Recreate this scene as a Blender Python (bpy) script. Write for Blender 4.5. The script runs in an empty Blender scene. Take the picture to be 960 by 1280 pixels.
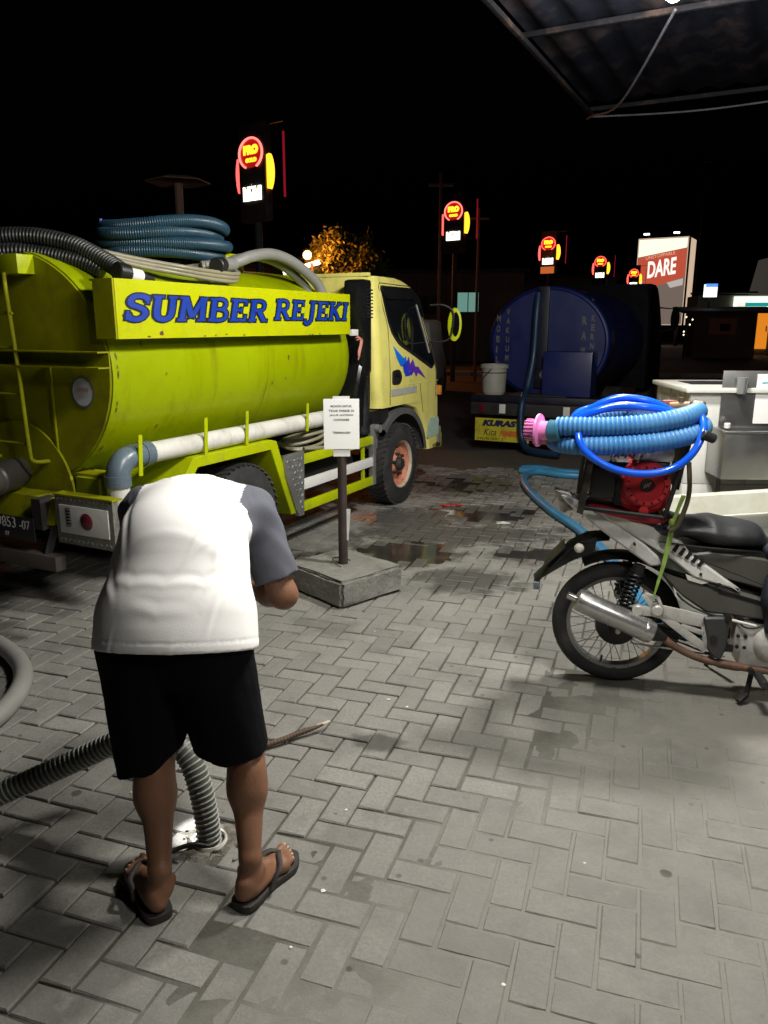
import bpy, bmesh, math, random
import numpy as np
from mathutils import Vector, Matrix
R = math.radians
random.seed(11)
rng = np.random.default_rng(5)
scene = bpy.context.scene
COL = scene.collection
# ------------------------------------------------------------ camera, world, exposure
cam = bpy.data.cameras.new('camera')
cam.sensor_fit = 'VERTICAL'; cam.sensor_height = 24.0; cam.lens = 18.0
cam.clip_start = 0.05; cam.clip_end = 1500
camo = bpy.data.objects.new('camera', cam); COL.objects.link(camo)
camo.location = (0, 0, 1.62); camo.rotation_euler = (R(90 - 13.7), 0, 0)
scene.camera = camo
world = bpy.data.worlds.new('World'); scene.world = world; world.use_nodes = True
wn = world.node_tree.nodes; wl = world.node_tree.links
sky = wn.new('ShaderNodeTexSky'); sky.sky_type = 'NISHITA'; sky.sun_disc = False
sky.sun_elevation = R(-4); sky.sun_rotation = R(200)
wl.new(sky.outputs[0], wn['Background'].inputs[0]); wn['Background'].inputs[1].default_value = 0.03
moon = bpy.data.lights.new('moon', 'SUN'); moon.energy = 0.004; moon.angle = R(8); moon.color = (.8, .88, 1)
mo = bpy.data.objects.new('moon', moon); COL.objects.link(mo); mo.rotation_euler = (R(40), 0, R(200))
scene.view_settings.view_transform = 'Standard'; scene.view_settings.look = 'None'
scene.view_settings.exposure = 0.0; scene.view_settings.gamma = 1.0
scene.view_settings.use_curve_mapping = False
scene.cycles.use_denoising = True
scene.cycles.max_bounces = 6; scene.cycles.diffuse_bounces = 3; scene.cycles.glossy_bounces = 4
scene.cycles.sample_clamp_indirect = 4.0
LAMP_POWER = (400.0, 300.0, 130.0)      # canopy lamps: beyond the motorbike / over the paving / added fill behind the viewer

# ------------------------------------------------------------ materials
def inp(n, k, v):
    n.inputs[k].default_value = v
def rgba(c): return (c[0], c[1], c[2], 1.0)
MATS = {}
def M(name, col, rough=.5, metal=0., var=.12, vscale=6., bump=.0, bscale=60., dirt=None, damt=.5, dscale=3., emit=None, es=0., spec=.5, coat=0., trans=0., rvar=.1, detail=5, streak=None, samt=.5, sscale=9.):
    if name in MATS: return MATS[name]
    m = bpy.data.materials.new(name); m.use_nodes = True; MATS[name] = m
    N, L = m.node_tree.nodes, m.node_tree.links
    b = N['Principled BSDF']
    inp(b, 'Roughness', rough); inp(b, 'Metallic', metal); inp(b, 'Specular IOR Level', spec)
    inp(b, 'Coat Weight', coat); inp(b, 'Coat Roughness', .08); inp(b, 'Transmission Weight', trans)
    tc = N.new('ShaderNodeTexCoord')
    nz = N.new('ShaderNodeTexNoise'); inp(nz, 'Scale', vscale); inp(nz, 'Detail', detail); inp(nz, 'Roughness', .62)
    L.new(tc.outputs['Object'], nz.inputs['Vector'])
    mx = N.new('ShaderNodeMix'); mx.data_type = 'RGBA'
    mr = N.new('ShaderNodeMapRange'); inp(mr, 'From Min', .3); inp(mr, 'From Max', .7)
    L.new(nz.outputs['Fac'], mr.inputs['Value']); L.new(mr.outputs[0], mx.inputs[0])
    mx.inputs[6].default_value = rgba([c * (1 - var) for c in col]); mx.inputs[7].default_value = rgba([min(1, c * (1 + var)) for c in col])
    out = mx.outputs[2]
    if dirt:
        dz = N.new('ShaderNodeTexNoise'); inp(dz, 'Scale', dscale); inp(dz, 'Detail', 8); inp(dz, 'Roughness', .7)
        L.new(tc.outputs['Object'], dz.inputs['Vector'])
        dm = N.new('ShaderNodeMapRange'); inp(dm, 'From Min', .5); inp(dm, 'From Max', .72); inp(dm, 'To Max', damt)
        L.new(dz.outputs['Fac'], dm.inputs['Value'])
        m2 = N.new('ShaderNodeMix'); m2.data_type = 'RGBA'
        L.new(dm.outputs[0], m2.inputs[0]); L.new(out, m2.inputs[6]); m2.inputs[7].default_value = rgba(dirt)
        out = m2.outputs[2]
    if streak:                                           # rain and rust runs: noise stretched along local z
        mp = N.new('ShaderNodeMapping'); mp.inputs['Scale'].default_value = (sscale, sscale, sscale * .07); L.new(tc.outputs['Object'], mp.inputs['Vector'])
        sz = N.new('ShaderNodeTexNoise'); inp(sz, 'Scale', 1.); inp(sz, 'Detail', 7); inp(sz, 'Roughness', .7); L.new(mp.outputs[0], sz.inputs['Vector'])
        sm = N.new('ShaderNodeMapRange'); inp(sm, 'From Min', .54); inp(sm, 'From Max', .74); inp(sm, 'To Max', samt); L.new(sz.outputs['Fac'], sm.inputs['Value'])
        m3 = N.new('ShaderNodeMix'); m3.data_type = 'RGBA'; L.new(sm.outputs[0], m3.inputs[0]); L.new(out, m3.inputs[6]); m3.inputs[7].default_value = rgba(streak)
        out = m3.outputs[2]
    L.new(out, b.inputs['Base Color'])
    if rvar:
        rr = N.new('ShaderNodeMapRange'); inp(rr, 'From Min', .3); inp(rr, 'From Max', .7); inp(rr, 'To Min', max(.02, rough - rvar)); inp(rr, 'To Max', min(1, rough + rvar))
        L.new(nz.outputs['Fac'], rr.inputs['Value']); L.new(rr.outputs[0], b.inputs['Roughness'])
    if bump:
        bz = N.new('ShaderNodeTexNoise'); inp(bz, 'Scale', bscale); inp(bz, 'Detail', 6)
        L.new(tc.outputs['Object'], bz.inputs['Vector'])
        bp = N.new('ShaderNodeBump'); inp(bp, 'Strength', bump); inp(bp, 'Distance', .01)
        L.new(bz.outputs['Fac'], bp.inputs['Height']); L.new(bp.outputs[0], b.inputs['Normal'])
    if emit:
        inp(b, 'Emission Color', rgba(emit)); inp(b, 'Emission Strength', es)
    return m
def EM(name, col, s): return M(name, [c * .5 for c in col], .5, var=.02, emit=col, es=s)

# ------------------------------------------------------------ objects
def tag(o, label=None, cat=None, group=None, kind=None):
    if label: o['label'] = label
    if cat: o['category'] = cat
    if group: o['group'] = group
    if kind: o['kind'] = kind
    return o
def empty(name, loc=(0, 0, 0), rz=0, label=None, cat=None, group=None):
    o = bpy.data.objects.new(name, None); o.empty_display_size = .1
    COL.objects.link(o); o.location = loc; o.rotation_euler = (0, 0, rz)
    return tag(o, label, cat, group)
def finish(me, smooth=None, mat=None):
    if smooth:
        me.polygons.foreach_set('use_smooth', [True] * len(me.polygons))
        if smooth < 179: me.set_sharp_from_angle(angle=R(smooth))
    if mat: me.materials.append(mat)
    me.update(); return me
def link(name, me, parent=None):
    o = bpy.data.objects.new(name, me); COL.objects.link(o)
    if parent is not None: o.parent = parent
    return o
def copy_tree(o, parent=None):
    c = o.copy(); COL.objects.link(c); c.parent = parent
    for ch in list(o.children): copy_tree(ch, c)
    return c
def v3(p): return Vector(p)

class MB:
    """collects geometry; build() links it as one mesh object"""
    def __init__(s): s.v = []; s.f = []
    def add(s, vs, fs, mtx=None):
        o = len(s.v)
        for p in vs:
            p = Vector(p)
            s.v.append(tuple(mtx @ p if mtx else p))
        s.f += [tuple(o + i for i in f) for f in fs]; return s
    def box(s, c, size, rot=None, bev=0.):
        x, y, z = [k / 2 for k in size]
        mt = Matrix.Translation(c) @ (rot.to_4x4() if rot is not None else Matrix())
        if bev <= 0:
            vs = [(a * x, b * y, c2 * z) for a in (-1, 1) for b in (-1, 1) for c2 in (-1, 1)]
            fs = [(0, 1, 3, 2), (4, 6, 7, 5), (0, 4, 5, 1), (2, 3, 7, 6), (0, 2, 6, 4), (1, 5, 7, 3)]
            return s.add(vs, fs, mt)
        bm = bmesh.new(); bmesh.ops.create_cube(bm, size=1)
        bmesh.ops.scale(bm, vec=size, verts=bm.verts)
        bmesh.ops.bevel(bm, geom=bm.edges[:], offset=min(bev, min(size) * .45), segments=2, affect='EDGES', profile=.6)
        bm.verts.index_update()
        s.add([v.co[:] for v in bm.verts], [[v.index for v in f.verts] for f in bm.faces], mt); bm.free(); return s
    def bar(s, a, b, w, h, bev=0.):
        a, b = Vector(a), Vector(b); d = b - a
        q = d.to_track_quat('X', 'Z').to_matrix()
        return s.box((a + b) / 2, (d.length, w, h), q, bev)
    def tube(s, path, r, seg=12, closed=False, caps=True, flat=None):
        P = [Vector(p) for p in path]; n = len(P)
        rf = r if callable(r) else (lambda i, t: r)
        T = []
        for i in range(n):
            if closed: t = P[(i + 1) % n] - P[i - 1]
            else: t = P[min(i + 1, n - 1)] - P[max(i - 1, 0)]
            T.append(t.normalized() if t.length > 1e-9 else Vector((0, 0, 1)))
        u = T[0].orthogonal().normalized()
        if abs(T[0].z) < .9: u = T[0].cross(Vector((0, 0, 1))).normalized()
        o = len(s.v); cs = [(math.cos(2 * math.pi * k / seg), math.sin(2 * math.pi * k / seg)) for k in range(seg)]
        for i in range(n):
            if i: u = (u - T[i] * u.dot(T[i]))
            u.normalize(); w = T[i].cross(u)
            rr = rf(i, i / max(1, n - 1))
            for c, k in cs: s.v.append(tuple(P[i] + u * (c * rr) + w * (k * rr * (flat or 1))))
        m = n if closed else n - 1
        for i in range(m):
            a = o + i * seg; b = o + ((i + 1) % n) * seg
            for k in range(seg):
                k2 = (k + 1) % seg; s.f.append((a + k, a + k2, b + k2, b + k))
        if caps and not closed:
            s.f.append(tuple(o + k for k in range(seg))[::-1]); s.f.append(tuple(o + (n - 1) * seg + k for k in range(seg)))
        return s
    def lathe(s, prof, seg=24, mtx=None, arc=2 * math.pi):
        """prof: (r, z) pairs round local z"""
        o = len(s.v); full = abs(arc - 2 * math.pi) < 1e-6; ns = seg if full else seg + 1
        for r, z in prof:
            for k in range(ns):
                a = arc * k / seg; p = Vector((r * math.cos(a), r * math.sin(a), z)); s.v.append(tuple(mtx @ p if mtx else p))
        for i in range(len(prof) - 1):
            for k in range(seg):
                k2 = (k + 1) % ns; s.f.append((o + i * ns + k, o + i * ns + k2, o + (i + 1) * ns + k2, o + (i + 1) * ns + k))
        return s
    def disc(s, c, axis, r, seg=24):
        q = Vector(axis).to_track_quat('Z', 'Y').to_matrix(); o = len(s.v)
        for k in range(seg):
            a = 2 * math.pi * k / seg; s.v.append(tuple(Vector(c) + q @ Vector((r * math.cos(a), r * math.sin(a), 0))))
        s.f.append(tuple(range(o, o + seg))); return s
    def cyl(s, a, b, r, seg=20, r2=None, bev=0.):
        a, b = Vector(a), Vector(b); d = b - a; ln = d.length
        mt = Matrix.Translation(a) @ d.to_track_quat('Z', 'Y').to_matrix().to_4x4()
        r2 = r if r2 is None else r2
        if bev: pr = [(0, 0), (r - bev, 0), (r, bev), (r2, ln - bev), (r2 - bev, ln), (0, ln)]
        else: pr = [(0, 0), (r, 0), (r2, ln), (0, ln)]
        return s.lathe(pr, seg, mt)
    def prism(s, poly, y0, y1, inset=0., fy=None):
        """poly in (x, z), extruded from y0 to y1 (the outer face); inset crowns the outer face; fy(x,z) adds to y"""
        n = len(poly); o = len(s.v); g = fy or (lambda x, z: 0)
        cx = sum(p[0] for p in poly) / n; cz = sum(p[1] for p in poly) / n
        A = sum(poly[i][0] * poly[(i + 1) % n][1] - poly[(i + 1) % n][0] * poly[i][1] for i in range(n))
        sg = 1 if A > 0 else -1
        rings = [(poly, y0)]
        if inset > 0:
            ins = []
            for i in range(n):
                a, b, c = Vector(poly[i - 1]), Vector(poly[i]), Vector(poly[(i + 1) % n])
                e1 = (b - a); e2 = (c - b)
                e1 = e1.normalized() if e1.length > 1e-9 else Vector((1, 0)); e2 = e2.normalized() if e2.length > 1e-9 else e1
                n1 = Vector((-e1.y, e1.x)) * sg; n2 = Vector((-e2.y, e2.x)) * sg
                m = n1 + n2; m = m.normalized() if m.length > .1 else n1
                ins.append(tuple(b + m * inset))
            dy = (y1 - y0); dd = math.copysign(min(abs(dy), inset), dy)
            rings += [(poly, y1 - dd), (ins, y1)]
        else: rings += [(poly, y1)]
        for pl, y in rings:
            for x, z in pl: s.v.append((x, y + g(x, z), z))
        k = len(rings)
        for j in range(k - 1):
            for i in range(n):
                i2 = (i + 1) % n; s.f.append((o + j * n + i, o + j * n + i2, o + (j + 1) * n + i2, o + (j + 1) * n + i))
        s.f.append(tuple(o + i for i in range(n))); s.f.append(tuple(o + (k - 1) * n + i for i in range(n))); return s
    def loft(s, secs, caps=True):
        n = len(secs[0]); o = len(s.v)
        for q in secs: s.v += [tuple(p) for p in q]
        for j in range(len(secs) - 1):
            for i in range(n):
                i2 = (i + 1) % n; s.f.append((o + j * n + i, o + j * n + i2, o + (j + 1) * n + i2, o + (j + 1) * n + i))
        if caps:
            s.f.append(tuple(o + i for i in range(n))[::-1]); s.f.append(tuple(o + (len(secs) - 1) * n + i for i in range(n)))
        return s
    def mesh(s, name, mat, smooth=40, fixn=True):
        me = bpy.data.meshes.new(name); me.from_pydata(s.v, [], s.f)
        if fixn:
            bm = bmesh.new(); bm.from_mesh(me); bmesh.ops.recalc_face_normals(bm, faces=bm.faces); bm.to_mesh(me); bm.free()
        return finish(me, smooth, mat)
    def build(s, name, mat, parent=None, smooth=40, fixn=True):
        return link(name, s.mesh(name, mat, smooth, fixn), parent)

def spline(pts, step=.02, closed=False):
    P = [Vector(p) for p in pts]; n = len(P); out = []
    rngn = n if closed else n - 1
    for i in range(rngn):
        if closed: a, b, c, d = P[i - 1], P[i], P[(i + 1) % n], P[(i + 2) % n]
        else: a, b, c, d = P[max(i - 1, 0)], P[i], P[i + 1], P[min(i + 2, n - 1)]
        for k in range(20):
            t = k / 20
            out.append(.5 * ((2 * b) + (c - a) * t + (2 * a - 5 * b + 4 * c - d) * t * t + (3 * b - a - 3 * c + d) * t ** 3))
    if not closed: out.append(P[-1])
    res = [out[0]]; acc = 0.; last = out[0]
    for p in out[1:] + ([out[0]] if closed else []):
        dl = (p - last).length
        while acc + dl >= step:
            f = (step - acc) / dl; last = last.lerp(p, f); res.append(last.copy()); dl = (p - last).length; acc = 0.
        acc += dl; last = p
    if closed and (res[-1] - res[0]).length < step * .5: res.pop()
    if not closed and (res[-1] - P[-1]).length > step * .3: res.append(P[-1].copy())
    return res
def ribbed(mb, pts, r, pitch=.016, depth=.1, seg=14, closed=False, sub=4):
    path = spline(pts, pitch / sub, closed)
    sh = [1, 1 - depth * .1, 1 - depth, 1 - depth * .5] if sub == 4 else [1, 1 - depth, 1 - depth]
    return mb.tube(path, lambda i, t: r * sh[i % sub], seg, closed)
_tc = {}
def text_geo(s, size=1., extrude=.0, offset=0., shear=0., spacing=1., align='LEFT'):
    cu = bpy.data.curves.new('t', 'FONT'); cu.body = s; cu.size = size; cu.extrude = extrude; cu.offset = offset; cu.shear = shear
    cu.space_character = spacing; cu.align_x = align; cu.resolution_u = 3
    ob = bpy.data.objects.new('t', cu); COL.objects.link(ob)
    dg = bpy.context.evaluated_depsgraph_get(); me = bpy.data.meshes.new_from_object(ob.evaluated_get(dg))
    vs = [tuple(v.co) for v in me.vertices]; fs = [tuple(p.vertices) for p in me.polygons]
    bpy.data.objects.remove(ob); bpy.data.curves.remove(cu); bpy.data.meshes.remove(me)
    return vs, fs
def frame(o, X, Y):
    X = Vector(X).normalized(); Y = Vector(Y).normalized(); Z = X.cross(Y)
    m = Matrix((X, Y, Z)).transposed().to_4x4(); m.translation = Vector(o); return m
def text(name, s, o, X, Y, size, mat, parent, width=None, height=None, **k):
    vs, fs = text_geo(s, size, **k)
    if width and vs:
        x0 = min(v[0] for v in vs); x1 = max(v[0] for v in vs); f = width / (x1 - x0)
        y0 = min(v[1] for v in vs); y1 = max(v[1] for v in vs); g = (height / (y1 - y0)) if height else f
        vs = [((v[0] - x0) * f, (v[1] - y0) * g, v[2]) for v in vs]
    mb = MB().add(vs, fs, frame(o, X, Y)); return mb.build(name, mat, parent, None, False)

# ------------------------------------------------------------ signed distance modelling
class SDF:
    def __init__(s, lo, hi, res):
        s.lo = np.array(lo, float); s.res = res; s.n = np.ceil((np.array(hi) - s.lo) / res).astype(int) + 1
        s.F = np.full(s.n, 1., np.float32)
    def _sub(s, lo, hi):
        a = np.clip(((np.array(lo) - s.lo) / s.res).astype(int), 0, s.n); b = np.clip(((np.array(hi) - s.lo) / s.res).astype(int) + 2, 0, s.n)
        g = np.meshgrid(*[s.lo[k] + s.res * np.arange(a[k], b[k]) for k in range(3)], indexing='ij')
        return tuple(slice(a[k], b[k]) for k in range(3)), g
    def _mix(s, sl, d, k):
        f = s.F[sl]
        if k <= 0: s.F[sl] = np.minimum(f, d); return
        h = np.clip(.5 + .5 * (f - d) / k, 0, 1); s.F[sl] = f * (1 - h) + d * h - k * h * (1 - h)
    def cone(s, a, b, ra, rb, k=.03, sq=None):
        """tapered capsule; sq=(axis, factor) stretches the section along axis by factor"""
        a = np.array(a, float); b = np.array(b, float); m = max(ra, rb) * (max(1, sq[1]) if sq else 1) + k * 1.5 + .03
        sl, (X, Y, Z) = s._sub(np.minimum(a, b) - m, np.maximum(a, b) + m)
        p = [X - a[0], Y - a[1], Z - a[2]]; ba = b - a
        L2 = max(1e-9, ba @ ba); t = np.clip((p[0] * ba[0] + p[1] * ba[1] + p[2] * ba[2]) / L2, 0, 1)
        q = [p[i] - t * ba[i] for i in range(3)]
        if sq:
            w = np.array(sq[0], float); w /= np.linalg.norm(w); c = q[0] * w[0] + q[1] * w[1] + q[2] * w[2]
            q = [q[i] + w[i] * c * (1 / sq[1] - 1) for i in range(3)]
        d = np.sqrt(q[0] ** 2 + q[1] ** 2 + q[2] ** 2) - (ra + (rb - ra) * t)
        s._mix(sl, d.astype(np.float32), k); return s
    def ball(s, c, r, k=.03, sub=False):
        c = np.array(c, float); r = np.array([r] * 3 if np.isscalar(r) else r, float)
        sl, (X, Y, Z) = s._sub(c - r - k * 1.5 - .03, c + r + k * 1.5 + .03)
        q = np.sqrt(((X - c[0]) / r[0]) ** 2 + ((Y - c[1]) / r[1]) ** 2 + ((Z - c[2]) / r[2]) ** 2)
        g = np.sqrt(((X - c[0]) / r[0] ** 2) ** 2 + ((Y - c[1]) / r[1] ** 2) ** 2 + ((Z - c[2]) / r[2] ** 2) ** 2) + 1e-6
        d = (q * (q - 1) / g).astype(np.float32)
        if sub: s.F[sl] = np.maximum(s.F[sl], -d)
        else: s._mix(sl, d, k)
        return s
    def grid(s): return np.meshgrid(*[s.lo[k] + s.res * np.arange(s.n[k]) for k in range(3)], indexing='ij')
    def cut(s, p, nrm):
        """keep the side nrm does not point to"""
        nn = np.array(nrm, float); nn /= np.linalg.norm(nn); X, Y, Z = s.grid()
        s.F = np.maximum(s.F, ((X - p[0]) * nn[0] + (Y - p[1]) * nn[1] + (Z - p[2]) * nn[2]).astype(np.float32)); return s
    def nets(s):
        F = s.F; S = F < 0; nx, ny, nz = F.shape
        cnt = np.zeros((nx - 1, ny - 1, nz - 1), np.int8); cr = [(i, j, k) for i in (0, 1) for j in (0, 1) for k in (0, 1)]
        for i, j, k in cr: cnt += S[i:nx - 1 + i, j:ny - 1 + j, k:nz - 1 + k]
        act = np.argwhere((cnt > 0) & (cnt < 8)); idx = np.full(cnt.shape, -1, np.int64); idx[tuple(act.T)] = np.arange(len(act))
        acc = np.zeros((len(act), 3)); num = np.zeros(len(act))
        for c in cr:
            for ax in range(3):
                if c[ax]: continue
                c2 = list(c); c2[ax] = 1; a = F[tuple((act + c).T)]; b = F[tuple((act + c2).T)]
                m = (a < 0) != (b < 0); t = np.where(m, a / np.where(m, a - b, 1), 0)
                p = np.tile(np.array(c, float), (len(act), 1)); p[:, ax] += t; acc += p * m[:, None]; num += m
        V = s.lo + s.res * (act + acc / num[:, None]); Q = []
        for ax in range(3):
            u, w = (ax + 1) % 3, (ax + 2) % 3
            sl0 = [slice(None)] * 3; sl1 = [slice(None)] * 3; sl0[ax] = slice(0, -1); sl1[ax] = slice(1, None)
            e = np.argwhere(S[tuple(sl0)] != S[tuple(sl1)]); ok = (e[:, u] > 0) & (e[:, w] > 0)
            lim = np.array(F.shape) - 1; ok &= (e[:, u] < lim[u]) & (e[:, w] < lim[w]); e = e[ok]
            du = np.zeros(3, int); du[u] = 1; dw = np.zeros(3, int); dw[w] = 1
            q = np.stack([idx[tuple((e - du - dw).T)], idx[tuple((e - dw).T)], idx[tuple(e.T)], idx[tuple((e - du).T)]], 1)
            fl = ~S[tuple(e.T)]; q[fl] = q[fl][:, ::-1]; Q.append(q)
        return V, np.concatenate(Q)
def np_mesh(name, V, Q, mat, parent=None, smooth=180, off=None):
    used = np.unique(Q); mp = np.full(len(V), -1); mp[used] = np.arange(len(used))
    V = V[used] - (np.array(off) if off is not None else 0); Q = mp[Q]
    me = bpy.data.meshes.new(name); me.vertices.add(len(V)); me.vertices.foreach_set('co', V.astype(np.float32).ravel())
    me.loops.add(Q.size); me.loops.foreach_set('vertex_index', Q.astype(np.int32).ravel())
    me.polygons.add(len(Q)); me.polygons.foreach_set('loop_start', np.arange(0, Q.size, 4, dtype=np.int32))
    me.update(calc_edges=True); me.validate()
    finish(me, smooth, mat); return link(name, me, parent)
def vnoise(P, sc, seed=0):
    """cheap smooth noise from summed sines, for folds and waviness"""
    r = np.random.default_rng(seed); o = np.zeros(len(P))
    for _ in range(6):
        k = r.normal(size=3) * sc; o += np.sin(P @ k + r.uniform(0, 6.3))
    return o / 6
# ------------------------------------------------------------ ground, paving
TH = R(63.2)                                   # street / truck heading, from +X
DX, DY = math.cos(TH), math.sin(TH)
PUD = [(.16, 5.42, .50, .40), (.86, 6.62, .62, .42), (1.05, 5.35, .34, .22), (-.55, 5.25, .42, .24), (.75, 7.9, .9, .7), (-.03, 2.76, .13, .07), (.55, 4.75, .4, .3), (.6, 5.9, 1.1, .35), (.2, 6.4, .5, .5)]

def paving_material(name, base, dark, joint=False):
    m = bpy.data.materials.new(name); m.use_nodes = True; N, L = m.node_tree.nodes, m.node_tree.links; b = N['Principled BSDF']
    geo = N.new('ShaderNodeNewGeometry'); pos = geo.outputs['Position']
    def noise(sc, det=6, ro=.6):
        q = N.new('ShaderNodeTexNoise'); inp(q, 'Scale', sc); inp(q, 'Detail', det); inp(q, 'Roughness', ro); L.new(pos, q.inputs['Vector']); return q.outputs['Fac']
    def mr(v, a, c, lo=0., hi=1.):
        q = N.new('ShaderNodeMapRange'); q.interpolation_type = 'SMOOTHSTEP'; inp(q, 'From Min', a); inp(q, 'From Max', c); inp(q, 'To Min', lo); inp(q, 'To Max', hi); L.new(v, q.inputs['Value']); return q.outputs[0]
    def math_(op, a, c):
        q = N.new('ShaderNodeMath'); q.operation = op
        for i, k in enumerate((a, c)):
            if isinstance(k, (int, float)): q.inputs[i].default_value = k
            else: L.new(k, q.inputs[i])
        return q.outputs[0]
    def mix(f, a, c):
        q = N.new('ShaderNodeMix'); q.data_type = 'RGBA'; L.new(f, q.inputs[0])
        for i, k in ((6, a), (7, c)):
            if isinstance(k, tuple): q.inputs[i].default_value = rgba(k)
            else: L.new(k, q.inputs[i])
        return q.outputs[2]
    ag = N.new('ShaderNodeAttribute'); ag.attribute_name = 'tone'
    ao = N.new('ShaderNodeAttribute'); ao.attribute_type = 'OBJECT'; ao.attribute_name = 'tone'
    tone = math_('ADD', ag.outputs['Fac'], ao.outputs['Fac'])
    if joint:
        c = mix(noise(7.), tuple(k * .7 for k in base), tuple(k * 1.3 for k in base))
    else:
        c = mix(tone, tuple(k * .74 for k in base), tuple(k * 1.2 for k in base))
        c = mix(mr(noise(3.6, 9, .8), .40, .70, 0, .5), c, (.29, .277, .24))
    c = mix(mr(noise(85., 8, .75), .3, .75, 0, .8), c, tuple(k * .62 for k in base))            # aggregate
    c = mix(mr(noise(1.7, 9, .74), .46, .74, 0, .75), c, dark)                            # grime in broad patches
    c = mix(mr(noise(5.5, 8, .72), .56, .74, 0, .5), c, tuple(k * 1.3 for k in base))    # worn pale dust
    c = mix(mr(noise(2.9, 5, .6), .66, .78, 0, .35), c, (.105, .10, .05))                # yellowish algae
    sx = N.new('ShaderNodeSeparateXYZ'); L.new(pos, sx.inputs[0])
    fm_ = math_('ADD', math_('MULTIPLY', sx.outputs[0], .9), math_('ADD', math_('MULTIPLY', sx.outputs[1], -.75), 1.86))
    dust = mr(math_('ADD', fm_, math_('MULTIPLY', math_('SUBTRACT', noise(2.6, 8, .7), .5), 1.6)), -.15, .85)
    sand = mix(noise(9., 8, .7), (.18, .174, .15), (.225, .218, .19)) if joint else mix(mr(noise(4.5, 9, .75), .35, .7), (.175, .17, .15), (.23, .222, .195))
    c = mix(math_('MULTIPLY', dust, 1.0 if joint else .62), c, sand)                      # pale sand swept over this part of the paving
    c = mix(mr(noise(2.4, 10, .78), .50, .74, 0, .5), c, (.115, .112, .098))
    c = mix(mr(noise(11., 9, .75), .55, .75, 0, .35), c, (.27, .262, .23))
    v2 = N.new('ShaderNodeTexVoronoi'); inp(v2, 'Scale', 7.5); L.new(pos, v2.inputs['Vector'])
    dr2 = math_('MULTIPLY', mr(math_('ADD', v2.outputs['Distance'], math_('MULTIPLY', noise(30.), .10)), .10, .145, 1, 0), mr(noise(.8, 2), .46, .5))
    c = mix(math_('MULTIPLY', dr2, .6), c, tuple(k * .5 for k in dark))                   # small drips
    vo = N.new('ShaderNodeTexVoronoi'); inp(vo, 'Scale', 3.1); L.new(pos, vo.inputs['Vector'])
    nz = noise(14.)
    sp = math_('MULTIPLY', mr(math_('ADD', vo.outputs['Distance'], math_('MULTIPLY', nz, .06)), .075, .10, 1, 0), mr(noise(1.1, 2), .52, .56))
    c = mix(math_('MULTIPLY', sp, .75), c, tuple(k * .3 for k in dark))                  # oil drips
    wet = None; wn_ = noise(6., 6, .65)
    for (x, y, rx, ry) in PUD:
        mp = N.new('ShaderNodeMapping'); mp.vector_type = 'POINT'
        mp.inputs['Location'].default_value = (-x / rx, -y / ry, 0); mp.inputs['Scale'].default_value = (1 / rx, 1 / ry, 0)
        L.new(pos, mp.inputs['Vector']); ln = N.new('ShaderNodeVectorMath'); ln.operation = 'LENGTH'; L.new(mp.outputs[0], ln.inputs[0])
        w = mr(math_('ADD', ln.outputs['Value'], math_('MULTIPLY', wn_, 2.4)), 1.75, 2.35, 1, 0)
        wet = w if wet is None else math_('MAXIMUM', wet, w)
    w3 = mr(noise(1.15, 9, .78), .54, .74)
    wet = math_('MAXIMUM', wet, math_('MULTIPLY', w3, .42))
    c = mix(math_('MULTIPLY', wet, .8), c, tuple(k * .28 for k in base))
    L.new(c, b.inputs['Base Color'])
    rg = N.new('ShaderNodeMix'); L.new(wet, rg.inputs[0]); rg.inputs[2].default_value = .78; rg.inputs[3].default_value = .30
    L.new(rg.outputs[0], b.inputs['Roughness'])
    bp = N.new('ShaderNodeBump'); inp(bp, 'Strength', .55); inp(bp, 'Distance', .004); L.new(noise(140., 8, .7), bp.inputs['Height'])
    b2 = N.new('ShaderNodeBump'); inp(b2, 'Strength', .5); inp(b2, 'Distance', .006); L.new(noise(24., 5, .6), b2.inputs['Height']); L.new(bp.outputs[0], b2.inputs['Normal'])
    L.new(b2.outputs[0], b.inputs['Normal'])
    return m
paver_mat = paving_material('concrete_paver', (.245, .238, .215), (.095, .092, .082))
joint_mat = paving_material('joint_sand', (.085, .08, .064), (.04, .038, .03), True)
asphalt = M('asphalt', (.045, .045, .047), .8, var=.3, vscale=2., bump=.6, bscale=90.)

g_ = MB(); g_.add([(-300, -60, -.035), (300, -60, -.035), (300, 500, -.035), (-300, 500, -.035)], [(0, 1, 2, 3)])
tag(g_.build('ground', asphalt, smooth=None), kind='structure')

def sstep(a, b, x):
    t = np.clip((x - a) / (b - a), 0, 1); return t * t * (3 - 2 * t)
def sink(x, y):
    s = 0
    for (px, py, rx, ry) in PUD[:5]:
        q = math.hypot((x - px) / rx, (y - py) / ry); s = max(s, max(0, 1 - q * q))
    return s
def fill(x, y): return float(sstep(-.4, .5, np.float64((x + .05) * .9 - (y - 2.45) * .75 + .16 * math.sin(3.1 * x + 1.7 * y) + .10 * math.sin(7 * x - 5 * y))))      # joints full of sand
# bed of sand under the pavers
nx, ny = 220, 200; xs = np.linspace(-5.8, 5.2, nx); ys = np.linspace(.2, 10.2, ny)
bv = [(x, y, -.0105 + .0098 * fill(x, y) - .006 * sink(x, y) + rng.normal() * .0007) for y in ys for x in xs]
bf = [(j * nx + i, j * nx + i + 1, (j + 1) * nx + i + 1, (j + 1) * nx + i) for j in range(ny - 1) for i in range(nx - 1)]
pavement = MB().add(bv, bf).build('pavement', joint_mat, smooth=180, fixn=False); tag(pavement, kind='structure')

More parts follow.
